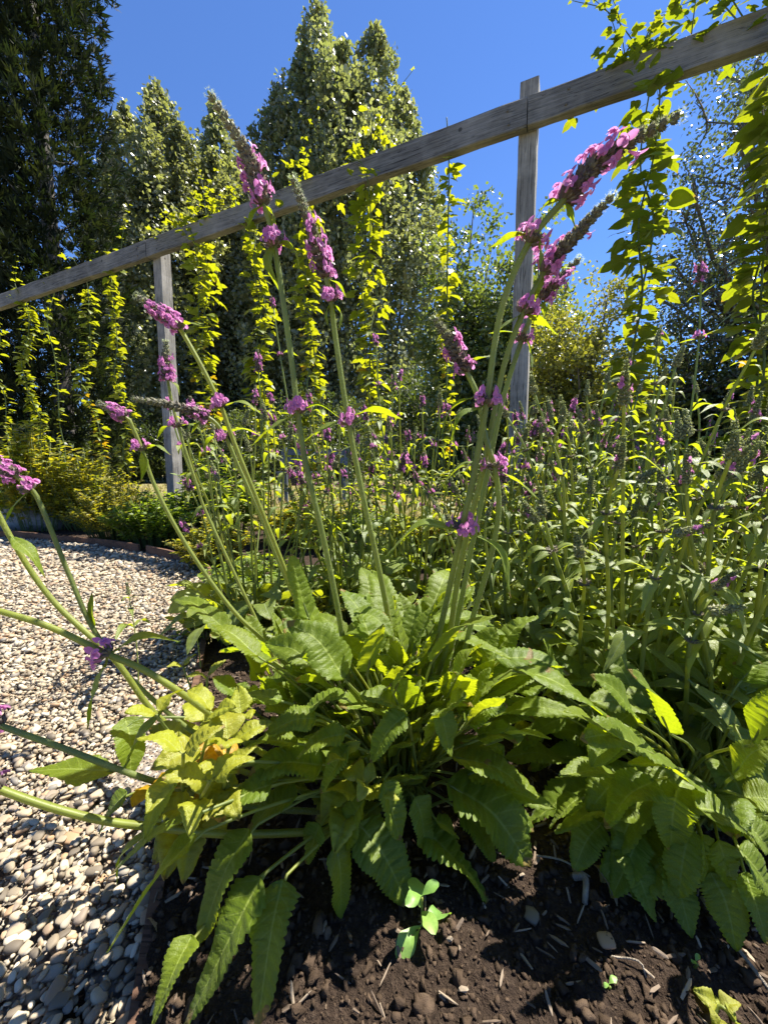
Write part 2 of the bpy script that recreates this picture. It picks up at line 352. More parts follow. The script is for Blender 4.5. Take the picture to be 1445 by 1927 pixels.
bp = [(-4.6, 2.7), (-2.8, 2.55), (-2.0, 2.32), (-1.40, 2.05), (-.98, 1.80), (-.70, 1.5), (-.45, 1.1), (-.4, 1.2), (1.2, 1.2), (1.2, .1), (4.0, .1), (4.0, 1.2), (2.5, 2.0), (.75, 2.45), (-1.7, 3.55), (-4.6, 4.9)]
V = np.array([(x, y, -.012) for x, y in bp]); me = bpy.data.meshes.new('soil_bed')
me.from_pydata([tuple(v) for v in V], [], [list(range(len(bp)))]); me.materials.append(M['soil']); obj('soil_bed', me, kind='structure')
me = bpy.data.meshes.new('gravel_path'); me.from_pydata([(x, y, -.010) for x, y in POLY], [], [list(range(len(POLY)))]); me.materials.append(M['gravel'])
path = obj('gravel_path', me, kind='structure')

# gravel: pebbles with their own shapes; the largest ones are single pieces
def pebble_shapes(sub, k, seed):
    r = np.random.default_rng(seed); V, F = ico(sub); out = []
    for _ in range(k):
        W = V * (1 + .16 * np.sin(V @ r.normal(0, 1.7, 3) + r.uniform(0, 6))[:, None] + .10 * np.sin(V @ r.normal(0, 3.0, 3) + r.uniform(0, 6))[:, None])
        W = np.sign(W) * np.abs(W) ** r.uniform(.62, .95); out.append(W)
    return out, F
def rots(n, r, flat=.5):
    a = r.uniform(0, 6.283, n); bx = r.normal(0, flat, n); by = r.normal(0, flat, n)
    ca, sa, cb, sb, cc, sc = np.cos(a), np.sin(a), np.cos(bx), np.sin(bx), np.cos(by), np.sin(by); o = np.zeros(n); i = np.ones(n)
    Rz = np.stack([ca, -sa, o, sa, ca, o, o, o, i], -1).reshape(n, 3, 3); Rx = np.stack([i, o, o, o, cb, -sb, o, sb, cb], -1).reshape(n, 3, 3)
    Ry = np.stack([cc, o, sc, o, i, o, -sc, o, cc], -1).reshape(n, 3, 3); return Rx @ Ry @ Rz
def scatter(P, A, sub, seed, flat=.4, tint=None, k=10, rough=0.0):
    """many small stones in one mesh: P centres, A semi-axes"""
    r = np.random.default_rng(seed); sh, F0 = pebble_shapes(sub, k, seed); n = len(P); sh = [x * (1 + r.normal(0, rough, (len(x), 1))) + r.normal(0, rough * .5, x.shape) for x in sh]; R = rots(n, r, flat); kk = r.integers(0, k, n)
    B = np.stack(sh)[kk] * A[:, None, :]; V = np.einsum('nij,nvj->nvi', R, B) + P[:, None, :]; m = B.shape[1]
    F = (F0[None] + np.arange(n)[:, None, None] * m).reshape(-1, 3); t = r.uniform(0, 1, n) if tint is None else tint
    return V.reshape(-1, 3), [F], np.repeat(t, m)
def jit(x0, x1, y0, y1, s, r):
    X, Y = np.meshgrid(np.arange(x0, x1, s), np.arange(y0, y1, s)); X = X + r.uniform(-.55, .55, X.shape) * s; Y = Y + r.uniform(-.55, .55, Y.shape) * s
    return X.ravel(), Y.ravel()
r = np.random.default_rng(21)
def stones(x0, x1, y0, y1, sp_, a0, sub, seed, wedge):
    X, Y = jit(x0, x1, y0, y1, sp_, r); k = inside(X, Y) & (X > -1.25 * Y - wedge); X, Y = X[k], Y[k]; n_ = len(X); a = np.clip(a0 * np.exp(r.normal(0, .42, n_)), a0 * .4, a0 * 2.0)
    A = np.stack([a * r.uniform(1.0, 1.6, n_), a * r.uniform(.7, 1.1, n_), a * r.uniform(.4, .75, n_)], -1); P = np.stack([X, Y, r.uniform(-.005, .005, n_) + .004 * noise2(X, Y, 8)], -1); return P, A, a
P, A, a = stones(-1.1, -.05, .05, .50, .0061, .0031, 2, 31, .14)
X, Y, Z = P.T; dist = np.linalg.norm(P - [0, 0, CAM_H], axis=1); vis = (np.arctan2(-X, np.maximum(Y, .01)) < .86) & (Y > .22)
big = np.argsort(np.where(vis & (Z > -.001), -a / dist, 9))[:300]; isbig = np.zeros(len(X), bool); isbig[big] = True
V, F, T = scatter(P[~isbig], A[~isbig], 2, 31); obj('gravel', mesh('gravel', V, F, M['pebble'], tint=T), path, Matrix(), kind='stuff')
sh, F0 = pebble_shapes(2, 24, 77); pm = [mesh('pebble', s_, [F0], M['pebble'], tint=np.full(len(s_), (q * 7 % 24) / 24)) for q, s_ in enumerate(sh)]
for q, i in enumerate(big):
    Rm = Matrix.Rotation(U(0, 6.28), 4, 'Z') @ Matrix.Rotation(U(-.5, .5), 4, 'X')
    obj('pebble', pm[q % 24], path, Matrix.Translation(P[i] + np.array([0, 0, .002])) @ Rm @ Matrix.Diagonal((*A[i], 1)))
for q, (y0, y1, sp_, a0) in enumerate(((.49, .9, .0070, .0035), (.89, 1.6, .0095, .0046), (1.58, 2.9, .0150, .0070))):
    P, A, a = stones(-4.2, -.4, y0, y1, sp_, a0, 1, 33 + q, .45); V, F, T = scatter(P, A, 1, 33 + q); obj('gravel', mesh('gravel', V, F, M['pebble'], tint=T), path, Matrix(), kind='stuff')
X, Y = jit(-1.2, -.05, 0, .80, .0085, r); k = inside(X, Y) & (X > -1.25 * Y - .25); X, Y = X[k], Y[k]; n_ = len(X); a = r.uniform(.0007, .0018, n_)       # grit between the stones
V, F, T = scatter(np.stack([X, Y, r.uniform(-.004, .001, n_)], -1), np.stack([a, a, a], -1), 1, 39); obj('grit', mesh('grit', V, F, M['pebble'], tint=T, smooth=False), path, Matrix(), kind='stuff')

# soil crumbs and bark bits
X, Y = jit(-.45, 1.05, .12, .86, .0063, r); k = ~inside(X, Y) & (np.abs(X) < Y * 1.1 + .12); X, Y = X[k], Y[k]; n_ = len(X)
a = np.clip(.0015 * np.exp(r.normal(0, .55, n_)), .0006, .0055); A = np.stack([a * 1.25, a, a * .75], -1)
P = np.stack([X, Y, soilz(X, Y) + a * .35], -1); tt = np.clip(r.beta(1.6, 2.4, n_), 0, 1); bg = a > .0032; cb = MB()
for m_, sub, rg in ((bg, 2, .27), (~bg, 1, .26)):
    V, F, T = scatter(P[m_], A[m_], sub, 41 + sub, 1.0, tint=tt[m_], k=40, rough=rg); cb.add(V, F, tint=T)
V, F, T = *cb.data()[:2], cb.data()[2]['tint']
obj('soil_crumbs', mesh('soil_crumbs', V, F, M['clod'], tint=T, smooth=True), label='brown soil crumbs and clods covering the bed', category='soil', kind='stuff')
X, Y = jit(-.3, 1.1, .15, 1.0, .022, r); k = ~inside(X, Y) & (r.uniform(0, 1, len(X)) < .75); X, Y = X[k], Y[k]; n_ = len(X)
A = np.stack([r.uniform(.003, .011, n_), r.uniform(.0007, .0022, n_), r.uniform(.0005, .0012, n_)], -1)
P = np.stack([X, Y, soilz(X, Y) + .0045], -1); V, F, T = scatter(P, A, 1, 43, .45)
obj('bark_mulch', mesh('bark_mulch', V, F, M['chip'], tint=T, smooth=False), label='small bark chips and straw bits lying on the soil', category='mulch', kind='stuff')

# edging boards along the border
def edging(i0, i1, label, h=.045, th=.012, lift=0):
    C = EC[i0:i1]; T, _, _ = frames(C); Nn = np.stack([-T[:, 1], T[:, 0], 0 * T[:, 0]], -1); n_ = len(C); V = []
    for s_, z in ((-.5, -.03), (-.5, h), (.5, h), (.5, -.03)): V.append(C + Nn * s_ * th + np.array([0, 0, z]) + np.stack([0 * C[:, 0], 0 * C[:, 0], .003 * np.sin(np.arange(n_) * .23) + .001 * np.sin(np.arange(n_) * 1.1)], -1))
    V = np.stack(V, 1).reshape(-1, 3); F = [[i * 4 + a_, i * 4 + (a_ + 1) % 4, i * 4 + 4 + (a_ + 1) % 4, i * 4 + 4 + a_] for i in range(n_ - 1) for a_ in range(4)] + [[0, 1, 2, 3], [(n_ - 1) * 4 + 3, (n_ - 1) * 4 + 2, (n_ - 1) * 4 + 1, (n_ - 1) * 4]]
    c0 = Vector(C[n_ // 2]); obj('path_edging', mesh('path_edging', V - np.array(c0), F, M['edging'], smooth=False), None, Matrix.Translation(c0), label=label, category='edging')
edging(72, 159, 'brown board edging the far side of the gravel path below the herbs')
edging(40, 71, 'brown board edging the gravel path beside the thin betony stems')
edging(2, 39, 'splintered brown edging board under the drooping betony leaves', .018)

# ------------------------------------------------------------------ trellis of weathered timber
tr = thing('trellis', 'weathered grey timber trellis of upright posts and one long beam', 'trellis', fence(0))
RF = Matrix((FD, -FN, Vector((0, 0, 1)))).transposed()                         # local x along the fence
def timber(name, c, sx, sy, sz, mat, wob=.0025, seed=1):
    n_ = 26; ax = 0 if sx > sz else 2; r = np.random.default_rng(seed); L = max(sx, sz); t = np.linspace(-L / 2, L / 2, n_); a_, b_ = (sy, sz) if ax == 0 else (sx, sy)
    ch = .004; prof = [(-a_/2+ch, -b_/2), (a_/2-ch, -b_/2), (a_/2, -b_/2+ch), (a_/2, b_/2-ch), (a_/2-ch, b_/2), (-a_/2+ch, b_/2), (-a_/2, b_/2-ch), (-a_/2, -b_/2+ch)]
    V = np.array([[(tt, p[0], p[1]) if ax == 0 else (p[0], p[1], tt) for p in prof] for tt in t]) ; V += r.normal(0, wob * .5, (n_, 8, 3)) * ([0, 1, 1] if ax == 0 else [1, 1, 0])
    F = [[i * 8 + j, i * 8 + (j + 1) % 8, i * 8 + 8 + (j + 1) % 8, i * 8 + 8 + j] for i in range(n_ - 1) for j in range(8)]
    V = V.reshape(-1, 3); nv = len(V); V = np.vstack([V, V[:8].mean(0), V[-8:].mean(0)])
    F += [[(j + 1) % 8, j, nv] for j in range(8)] + [[nv - 8 + j, nv - 8 + (j + 1) % 8, nv + 1] for j in range(8)]
    return obj(name, mesh(name, V, F, mat, smooth=False), tr, Matrix.Translation(c) @ RF.to_4x4())
BZ0, BZ1 = 2.035, 2.158; FL = (PB - PA).length
for t, top, sd in ((0, 2.27, 1), (1, 2.10, 2), (2.12, 2.10, 3), (-1, 2.25, 4)):
    timber('post', fence(t, 0, (top - .1) / 2), .084, .092, top + .1, M['post'], .0015, sd)
for t0, t1, sd in ((-1.02, -.0008, 5), (.0008, 1.0150, 6), (1.0166, 2.2, 7)):
    timber('beam', fence((t0 + t1) / 2, .046 + .026, (BZ0 + BZ1) / 2), (t1 - t0) * FL, .048, BZ1 - BZ0, M['beam'], .003, sd)
nh = mesh('nail_head', *(lambda v: (v[0], v[1]))(tube([(0, 0, 0), (0, 0, .004)], .006, 8)), M['bark'])
for t in (-.06, .03, .55, .97, 1.05):
    for z in (2.065, 2.125): obj('nail_head', nh, tr, Matrix.Translation(fence(t + U(-.005, .005), .0955, z)) @ (FN.to_track_quat('Z', 'Y').to_matrix().to_4x4()))

# ------------------------------------------------------------------ trees
def leaf_cloud(C, D, Up, L, W, fold=.12):
    C, D, Up = (np.asarray(a, float) for a in (C, D, Up)); n_ = len(C); D = nrm(D); Sd = nrm(np.cross(D, Up)); Nn = np.cross(Sd, D)
    L = np.broadcast_to(L, (n_,))[:, None]; W = np.broadcast_to(W, (n_,))[:, None]
    V = np.stack([C, C + D * L * .45 + Sd * W + Nn * W * fold, C + D * L, C + D * L * .45 - Sd * W + Nn * W * fold], 1).reshape(-1, 3)
    i = np.arange(n_)[:, None] * 4
    return V, [np.concatenate([i + [0, 1, 2], i + [0, 2, 3]], 0)]
def clump_points(cen, rad, per, r):
    """points in ellipsoidal clumps, denser near each clump's surface"""
    n_ = len(cen); d = nrm(r.normal(0, 1, (n_, per, 3))); q = r.uniform(0, 1, (n_, per, 1)) ** .55
    return (cen[:, None] + d * q * rad[:, None]).reshape(-1, 3)
def rdir(n_, r, up=0.0, z=1.0):
    d = r.normal(0, 1, (n_, 3)); d[:, 2] = d[:, 2] * z + up; return nrm(d)

def make_poplar(H, spires, seed, per=30, leaf=.235):
    r = np.random.default_rng(seed); cen = []; rad = []; lim = MB()
    lim.add(*tube(spline([(0, 0, 0), (.1, .05, H * .3), (0, 0, H * .6), (.0, 0, H * .97)], 14), np.linspace(.30, .03, 14), 8))
    for (ox, oy, top, r0, zb) in spires:
        lim2 = spline([(0, 0, max(.5, zb * .6)), (ox * .6, oy * .6, zb + 1.5), (ox, oy, (zb + top) / 2), (ox * .95, oy * .95, top - .3)], 9); lim.add(*tube(lim2, np.linspace(.12, .015, 9), 5))
        n_ = int((top - zb) * r0 * 7.5)
        h = r.uniform(0, 1, n_) ** .9; rr = r0 * np.minimum(1, h / .12 + .45) * (1 - h ** 3.4) ** .75; an = r.uniform(0, 6.283, n_); q = r.uniform(0, 1, n_) ** .45
        bump_ = 1 + .22 * np.sin(an * 3 + h * 14 + ox)
        cen.append(np.stack([ox + np.cos(an) * rr * q * bump_, oy + np.sin(an) * rr * q * bump_, zb + h * (top - zb)], -1)); rad.append(np.stack([.22 + .25 * rr / r0, .22 + .25 * rr / r0, .45 + .5 * rr / r0], -1))
    cen = np.vstack(cen); rad = np.vstack(rad) * r.uniform(.7, 1.2, (len(cen), 1)); P = clump_points(cen, rad, per, r); n_ = len(P)
    V, F = leaf_cloud(P, rdir(n_, r, -.5), rdir(n_, r), leaf * r.uniform(.6, 1.15, n_), leaf * .38); T = np.repeat(np.repeat(r.uniform(0, 1, len(cen)), per) * .6 + r.uniform(0, .4, n_), 4)
    Vw, Fw, dw = lim.data(); return mesh('crown', V, F, M['poplar'], tint=T, smooth=False), mesh('trunk', Vw, Fw, M['bark'])
def tree(name, label, loc, parts, rz=0, s=1, group=None):
    t = obj(name, None, None, Matrix.Translation(Vector(loc)) @ Matrix.Rotation(rz, 4, 'Z') @ Matrix.Scale(s, 4), label=label, category='tree', group=group)
    for nm, me in parts: obj(nm, me, t, WM[t])
    return t
cA, tA = make_poplar(23.5, [(-.4, 0, 23.6, 2.3, 9), (-1.2, .3, 21.8, 3.0, .8), (2.5, -.3, 22.2, 2.7, .8), (3.9, .6, 20.2, 2.6, .5), (-2.4, -.4, 19.4, 2.7, .4), (.9, 1.3, 21.4, 3.6, .5), (1.0, -1.3, 20.5, 3.6, .3), (5.0, .2, 17.2, 2.4, .3), (-1.2, -1.4, 16, 3.2, .2), (-3.4, 0, 15.5, 2.2, .2)], 3)
cB, tB = make_poplar(21.0, [(.6, 0, 21.0, 2.3, 3), (-1.4, .3, 20.2, 2.4, .8), (1.9, -.2, 19.0, 2.5, .7), (-2.6, .6, 18, 2.4, .3), (.7, -1.0, 18, 3.1, .3), (3.4, .3, 17.8, 2.1, .3), (-.9, -1.1, 16, 3.0, .2)], 4)
cC, tC = make_poplar(18, [(0, 0, 18, 2.0, 1.0), (1.5, .2, 16.6, 2.1, .8), (-1.6, -.1, 16.0, 2.1, .6), (.2, -.8, 15, 2.8, .3)], 6)
pop = [('tall_poplar', 'tallest broad poplar with two pointed tops behind the trellis', -2.9, 22, cA, tA, 0, 1.0),
       ('poplar', 'broad bright poplar standing right beside the dark cedars', -12.7, 23, cB, tB, 0, .99),
       ('poplar', 'narrow poplar behind the tip of the tallest pink flower spike', -10.0, 25.5, cC, tC, .6, 1.22),
       ('poplar', 'lower narrow poplar nestled against the tallest poplar', -7.3, 25, cC, tC, 2.4, 1.06)]
for nm, lb, x, y, c_, t_, rz, s_ in pop: tree(nm, lb, (x, y, -.06), [('trunk', t_), ('crown', c_)], rz, s_, 'poplars behind the trellis')

def make_cedar(H, R, seed, n_=5200):
    r = np.random.default_rng(seed); h = r.uniform(0, 1, n_); an = r.uniform(0, 6.283, n_)
    rr = R * np.minimum(1, h * 7 + .75) * (1 - h ** 3) ** .5 * (1 + .20 * np.sin(an * 4 + h * 31) + .12 * np.sin(an * 7 - h * 57)); q = r.uniform(0, 1, n_) ** .35
    C = np.stack([np.cos(an) * rr * q, np.sin(an) * rr * q, .3 + h * H], -1); out = np.stack([np.cos(an), np.sin(an), np.full(n_, 1.1)], -1) + r.normal(0, .35, (n_, 3))
    D0 = nrm(out); S0 = nrm(np.cross(D0, np.stack([np.cos(an), np.sin(an), 0 * an], -1) + r.normal(0, .5, (n_, 3)))); N0 = np.cross(D0, S0)
    Cs, Ds, Us, Ls, Ts = [], [], [], [], []; tt = r.uniform(0, 1, n_) ** 2; sz = r.uniform(.6, 1.25, n_)
    for k in range(9):
        a_ = (k - 4) * .30 + r.normal(0, .12, n_); st = r.uniform(0, .45, n_)
        d = D0 * np.cos(a_)[:, None] + S0 * np.sin(a_)[:, None] + N0 * r.normal(0, .22, (n_, 1)); Cs.append(C + D0 * (st * .30 * sz)[:, None]); Ds.append(d); Us.append(N0 + r.normal(0, .3, (n_, 3))); Ls.append(.28 * sz * (1 - abs(k - 4) * .09) * r.uniform(.7, 1.2, n_)); Ts.append(tt * r.uniform(.6, 1, n_))
    V, F = leaf_cloud(np.vstack(Cs), np.vstack(Ds), np.vstack(Us), np.concatenate(Ls), np.concatenate(Ls) * .10)
    lim = MB(); lim.add(*tube(spline([(0, 0, 0), (.05, .02, H * .5), (0, 0, H * .96)], 10), np.linspace(.26, .03, 10), 8))
    for q in range(60):
        z = .6 + q / 60 * H * .9; a_ = q * 2.4; e = R * .75; lim.add(*tube([(0, 0, z), (math.cos(a_) * e * .5, math.sin(a_) * e * .5, z + .35), (math.cos(a_) * e, math.sin(a_) * e, z + 1.1)], [.04, .025, .008], 4))
    Vw, Fw, _ = lim.data(); return mesh('crown', V, F, M['cedar'], tint=np.repeat(np.concatenate(Ts), 4), smooth=False), mesh('trunk', Vw, Fw, M['bark'])
ce, ct = make_cedar(23, 1.65, 9, 12000)
for lb, x, y, rz, s_ in (('dark columnar cedar beside the bright poplar', -9.35, 11.6, 0, (1.0)), ('dark columnar cedar between two other cedars', -12.2, 11.9, 2.1, 1.03), ('dark columnar cedar at the outer end of the cedar row', -15.4, 12.4, 4.0, 1.05)):
    tree('cedar', lb, (x, y, -.06), [('trunk', ct), ('crown', ce)], rz, s_, 'row of dark cedars')

def branchy(name, label, loc, trunk_pts, r0, targets, mat, leaf, per, crad, seed, cat='tree', twigs=5, flat=.7, W=.36):
    """trunk, limbs reaching to target points, twigs and leaf clumps at their ends"""
    r = np.random.default_rng(seed); t = thing(name, label, cat, loc); L0 = np.array(tuple(loc)); wood = MB(); TP = spline(trunk_pts, 12) + L0
    wood.add(*tube(TP, np.linspace(r0, r0 * .35, 12), 8)); cen = []
    for tg in np.asarray(targets, float):
        tg = tg + L0; k = int(np.clip(np.argmin(np.abs(TP[:, 2] - (tg[2] * .55 + L0[2] * .45))), 1, 10)); s_ = TP[k]; md = s_ * .45 + tg * .55 + r.normal(0, .1, 3) * np.linalg.norm(tg - s_)
        Lp = spline([s_, md, tg], 8); wood.add(*tube(Lp[[0, 2, 4, 6, 7]], np.linspace(r0 * .28, r0 * .05, 5), 4)); cen.append(tg)
        for _ in range(twigs):
            b = Lp[r.integers(3, 8)]; e = b + nrm(r.normal(0, 1, 3) * [1, 1, flat] + [0, 0, .25]) * crad * r.uniform(.8, 1.9); wood.add(*tube(spline([b, (b + e) / 2 + r.normal(0, .06, 3), e], 4), np.linspace(r0 * .07, r0 * .02, 4), 3)); cen.append(e)
    cen = np.array(cen); rad = np.tile([[crad, crad, crad * flat]], (len(cen), 1)) * r.uniform(.5, 1.1, (len(cen), 1)); P = clump_points(cen, rad, per, r); n_ = len(P)
    V, F = leaf_cloud(P, rdir(n_, r, -.15), rdir(n_, r, .6), leaf * r.uniform(.6, 1.2, n_), leaf * W); T = np.repeat(np.repeat(r.uniform(0, 1, len(cen)), per) * .6 + r.uniform(0, .4, n_), 4)
    Vw, Fw, _ = wood.data(); part('trunk', Vw, Fw, M['bark'], t); part('crown' if cat == 'tree' else 'foliage', V, F, mat, t, tint=T, smooth=False); return t
def dome(n_, rx, ry, h, r, z0=.15, shell=.5):
    d = nrm(r.normal(0, 1, (n_, 3))); d[:, 2] = np.abs(d[:, 2]); q = r.uniform(0, 1, (n_, 1)) ** shell; return d * q * [rx, ry, h * (1 - z0)] + [0, 0, h * z0]
# grey-leaved oak to the right, its trunk outside the frame
r = np.random.default_rng(51); L0 = np.array([7.4, 7.2, 0])
tg = []
for px, py, Yd in [(1300, 330, 6.6), (1380, 250, 6.4), (1330, 230, 7.0), (1400, 360, 6.2), (1290, 420, 6.8), (1360, 460, 6.3), (1430, 300, 6.0), (1430, 180, 6.4), (1310, 520, 6.6), (1390, 560, 6.3), (1260, 480, 7.0), (1280, 610, 6.8), (1340, 640, 6.5), (1420, 640, 6.2), (1240, 560, 7.2), (1230, 660, 7.0), (1300, 700, 6.7), (1380, 720, 6.4), (1450, 480, 6.2), (1480, 380, 6.2), (1500, 560, 6.4), (1420, 120, 6.8), (1350, 140, 7.2), (1480, 130, 6.6), (1440, 760, 6.3), (1250, 740, 7.0), (1330, 770, 6.6), (1550, 250, 6.5), (1600, 450, 6.6), (1600, 650, 6.8), (1290, 560, 7.4), (1360, 390, 7.4), (1440, 420, 7.2)]:
    tg.append(np.array(at(px, py, Yd)) - L0)
branchy('oak_tree', 'grey-green leafy oak with thin dark branches behind the hop vines', L0, [(0, 0, 0), (-.2, .1, 1.5), (-.5, 0, 3.2), (-.6, 0, 5.2)], .26, tg, M['oak'], .075, 75, .50, 52, twigs=9, W=.27)
def bush(name, label, px, Y, rx, ry, h, mat, leaf, nc, per, crad, seed, cat='shrub', x=None, z0=.12):
    r = np.random.default_rng(seed); x = at(px, 900, Y).x if x is None else x
    return branchy(name, label, (x, Y, -.05), [(0, 0, 0), (0.02, 0, h * .3), (0, .02, h * .55)], .05 * h ** .5, dome(nc, rx, ry, h, r, z0), mat, leaf, per, crad, seed + 1, cat, 3, .8)
bush('rounded_shrub', 'rounded yellow-green shrub directly right of the tall grey post', 1085, 6.6, 1.2, 1.0, 3.5, M['olive'], .062, 150, 75, .32, 61)
bush('young_tree', 'slender young tree with small leaves rising between the thin hop vine and post', 880, 9.5, 1.0, 1.0, 6.9, M['youngtree'], .11, 110, 75, .45, 62, 'tree', z0=.05)
bush('young_tree', 'young leafy tree half hidden behind the tall grey post', 968, 8.8, .95, .9, 5.4, M['youngtree'], .10, 100, 75, .40, 63, 'tree')
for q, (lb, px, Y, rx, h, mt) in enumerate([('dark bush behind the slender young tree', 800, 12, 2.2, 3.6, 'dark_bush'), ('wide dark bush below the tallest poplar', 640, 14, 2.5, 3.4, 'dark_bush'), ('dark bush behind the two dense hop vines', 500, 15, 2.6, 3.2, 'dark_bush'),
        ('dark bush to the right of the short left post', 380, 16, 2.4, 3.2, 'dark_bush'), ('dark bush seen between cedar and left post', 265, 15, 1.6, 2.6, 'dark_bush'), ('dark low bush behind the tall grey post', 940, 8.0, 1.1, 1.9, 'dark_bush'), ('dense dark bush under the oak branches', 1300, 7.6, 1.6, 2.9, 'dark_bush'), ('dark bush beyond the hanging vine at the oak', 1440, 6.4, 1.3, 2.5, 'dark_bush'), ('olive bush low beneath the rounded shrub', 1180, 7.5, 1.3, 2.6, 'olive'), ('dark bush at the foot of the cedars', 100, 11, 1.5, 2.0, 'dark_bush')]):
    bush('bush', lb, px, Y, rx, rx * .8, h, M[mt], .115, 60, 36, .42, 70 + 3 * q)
# far wood closing the horizon
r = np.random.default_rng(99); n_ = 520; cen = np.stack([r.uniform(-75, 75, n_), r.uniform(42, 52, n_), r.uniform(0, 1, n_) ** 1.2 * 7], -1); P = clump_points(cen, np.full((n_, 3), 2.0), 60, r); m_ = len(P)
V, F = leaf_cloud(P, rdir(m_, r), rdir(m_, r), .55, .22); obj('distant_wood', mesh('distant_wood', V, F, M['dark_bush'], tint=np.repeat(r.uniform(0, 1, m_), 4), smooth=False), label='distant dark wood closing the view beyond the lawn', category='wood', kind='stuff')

# garden bench on the lawn
b0 = at(590, 880, 6.0); b0.z = -.06; bn = thing('garden_bench', 'grey slatted garden bench on the lawn behind the betony stems', 'bench', b0)
for k in range(3): part('seat_slat', *box(b0 + Vector((0, .13 * k - .13, .47)), 1.1, .11, .025), M['bench'], bn, smooth=False) if False else obj('seat_slat', mesh('seat_slat', box((0, 0, 0), 1.1, .11, .025)[0], [box((0, 0, 0), 1, 1, 1)[1]], M['bench'], smooth=False), bn, Matrix.Translation(b0 + Vector((0, .13 * k - .13, .47))))
for k in range(2): obj('back_slat', mesh('back_slat', box((0, 0, 0), 1.1, .022, .09)[0], [box((0, 0, 0), 1, 1, 1)[1]], M['bench'], smooth=False), bn, Matrix.Translation(b0 + Vector((0, .21 + .02 * k, .66 + .13 * k))))
for sx_ in (-.48, .48):
    for sy_, hh in ((-.16, .46), (.2, .86)): obj('leg', mesh('leg', box((0, 0, 0), .05, .05, hh)[0], [box((0, 0, 0), 1, 1, 1)[1]], M['bench'], smooth=False), bn, Matrix.Translation(b0 + Vector((sx_, sy_, hh / 2))))

# lawn grass tufts in the strip beyond the trellis
r = np.random.default_rng(14); n_ = 26000; Y = 3.0 + 9 * r.uniform(0, 1, n_) ** 1.6; X = r.uniform(-1.1, .9, n_) * Y; k = (Y > 3.0 - X * .46) ; X, Y = X[k], Y[k]; n_ = len(X)
V, F = leaf_cloud(np.stack([X, Y, np.full(n_, -.06)], -1), rdir(n_, r, 2.2), rdir(n_, r, 0), r.uniform(.04, .12, n_) , .004 + .0008 * Y); obj('grass', mesh('grass', V, F, M['grass'], tint=np.repeat(np.clip(r.uniform(0, 1.2, n_), 0, 1), 4), smooth=False), label='short dry lawn grass beyond the trellis', category='grass', kind='stuff')

# ------------------------------------------------------------------ leaves with shaped outlines
SHAPES = {'oblong': lambda t: np.minimum(t / .10, 1) ** .55 * (1 - t ** 2.8) ** .75,
          'lance': lambda t: np.minimum(t / .28, 1) ** .6 * np.minimum((1 - t) / .62, 1) ** .8,
          'ovate': lambda t: np.minimum(t / .22, 1) ** .55 * np.minimum((1 - t) / .68, 1) ** .75,
          'spoon': lambda t: np.minimum(t / .5, 1) ** .9 * np.minimum((1 - t) / .4, 1) ** .5}
def blade(Pth, up, W, shape='oblong', lobes=13, seg=4, cren=.13, fold=.22, rug=.16, vs=(-1, -.8, -.45, 0, .45, .8, 1), cup=.0):
    n_ = lobes * seg + 1; P = spline(Pth, n_); T = nrm(np.gradient(P, axis=0)); up = np.asarray(tuple(up), float); Sd = nrm(np.cross(T, up)); Nn = np.cross(Sd, T); t = np.linspace(0, 1, n_)
    rg = np.random.default_rng(abs(int(W * 3e7) + int(P[-1, 0] * 1e6) + int(P[-1, 2] * 7e5)) % (2 ** 31)); ph0 = rg.uniform(0, 6.283, 8); tw = rg.uniform(-.7, .7) * t ** 1.3 + .15 * np.sin(5 * t + ph0[0])     # twist, waves and uneven teeth
    Sd, Nn = Sd * np.cos(tw)[:, None] + Nn * np.sin(tw)[:, None], Nn * np.cos(tw)[:, None] - Sd * np.sin(tw)[:, None]
    wd = W * np.clip(SHAPES[shape](np.clip(t, 1e-4, 1)), .012, None); v = np.array(vs); av = np.abs(v); sg = np.where(v < 0, 0, 1)
    wd2 = wd[:, None] * (1 + .07 * np.sin(6 * t[:, None] + ph0[1] + sg[None] * ph0[2]) + .04 * np.sin(17 * t[:, None] + ph0[3] + sg[None] * 2.0))
    tl = t[:, None] * lobes + .35 * np.sin(5 * t[:, None] + ph0[4]) + sg[None] * rg.uniform(.2, .8); sc = np.abs(np.sin(math.pi * tl)) ** .6; edge = 1 - cren * (.65 + .35 * np.sin(9 * t[:, None] + ph0[5] + sg[None])) * (1 - sc) * (av ** 4)[None]
    ph = np.abs(np.sin(math.pi * (t[:, None] * 8 - av[None] * 1.15 + .18 * np.sin(7 * t[:, None] + ph0[6]) + .5 * sg[None] * (ph0[7] / 6.283)))); puff = rug * rg.uniform(.45, 1.0) * W * (ph ** .7) * (1 - av ** 8)[None] * np.minimum(1, 3 * av)[None]
    z = fold * wd2 * av[None] + puff - cup * wd2 * (av ** 2)[None] + .13 * wd2 * (av ** 2)[None] * np.sin(8 * t[:, None] + ph0[2] + 2.2 * sg[None]) + rug * .25 * W * rg.normal(0, 1, (n_, len(v))) * (av > .1)[None] * .35
    V = P[:, None] + Sd[:, None] * (wd2 * v[None] * edge)[..., None] + Nn[:, None] * z[..., None] + T[:, None] * (wd2 * av[None] * .12)[..., None]
    m = len(v); i = np.arange(n_ - 1)[:, None] * m + np.arange(m - 1)[None]; F = np.stack([i, i + 1, i + m + 1, i + m], -1).reshape(-1, 4)
    uv = np.stack(np.broadcast_arrays(t[:, None], .5 + .5 * v[None]), -1).reshape(-1, 2); return V.reshape(-1, 3), F, uv
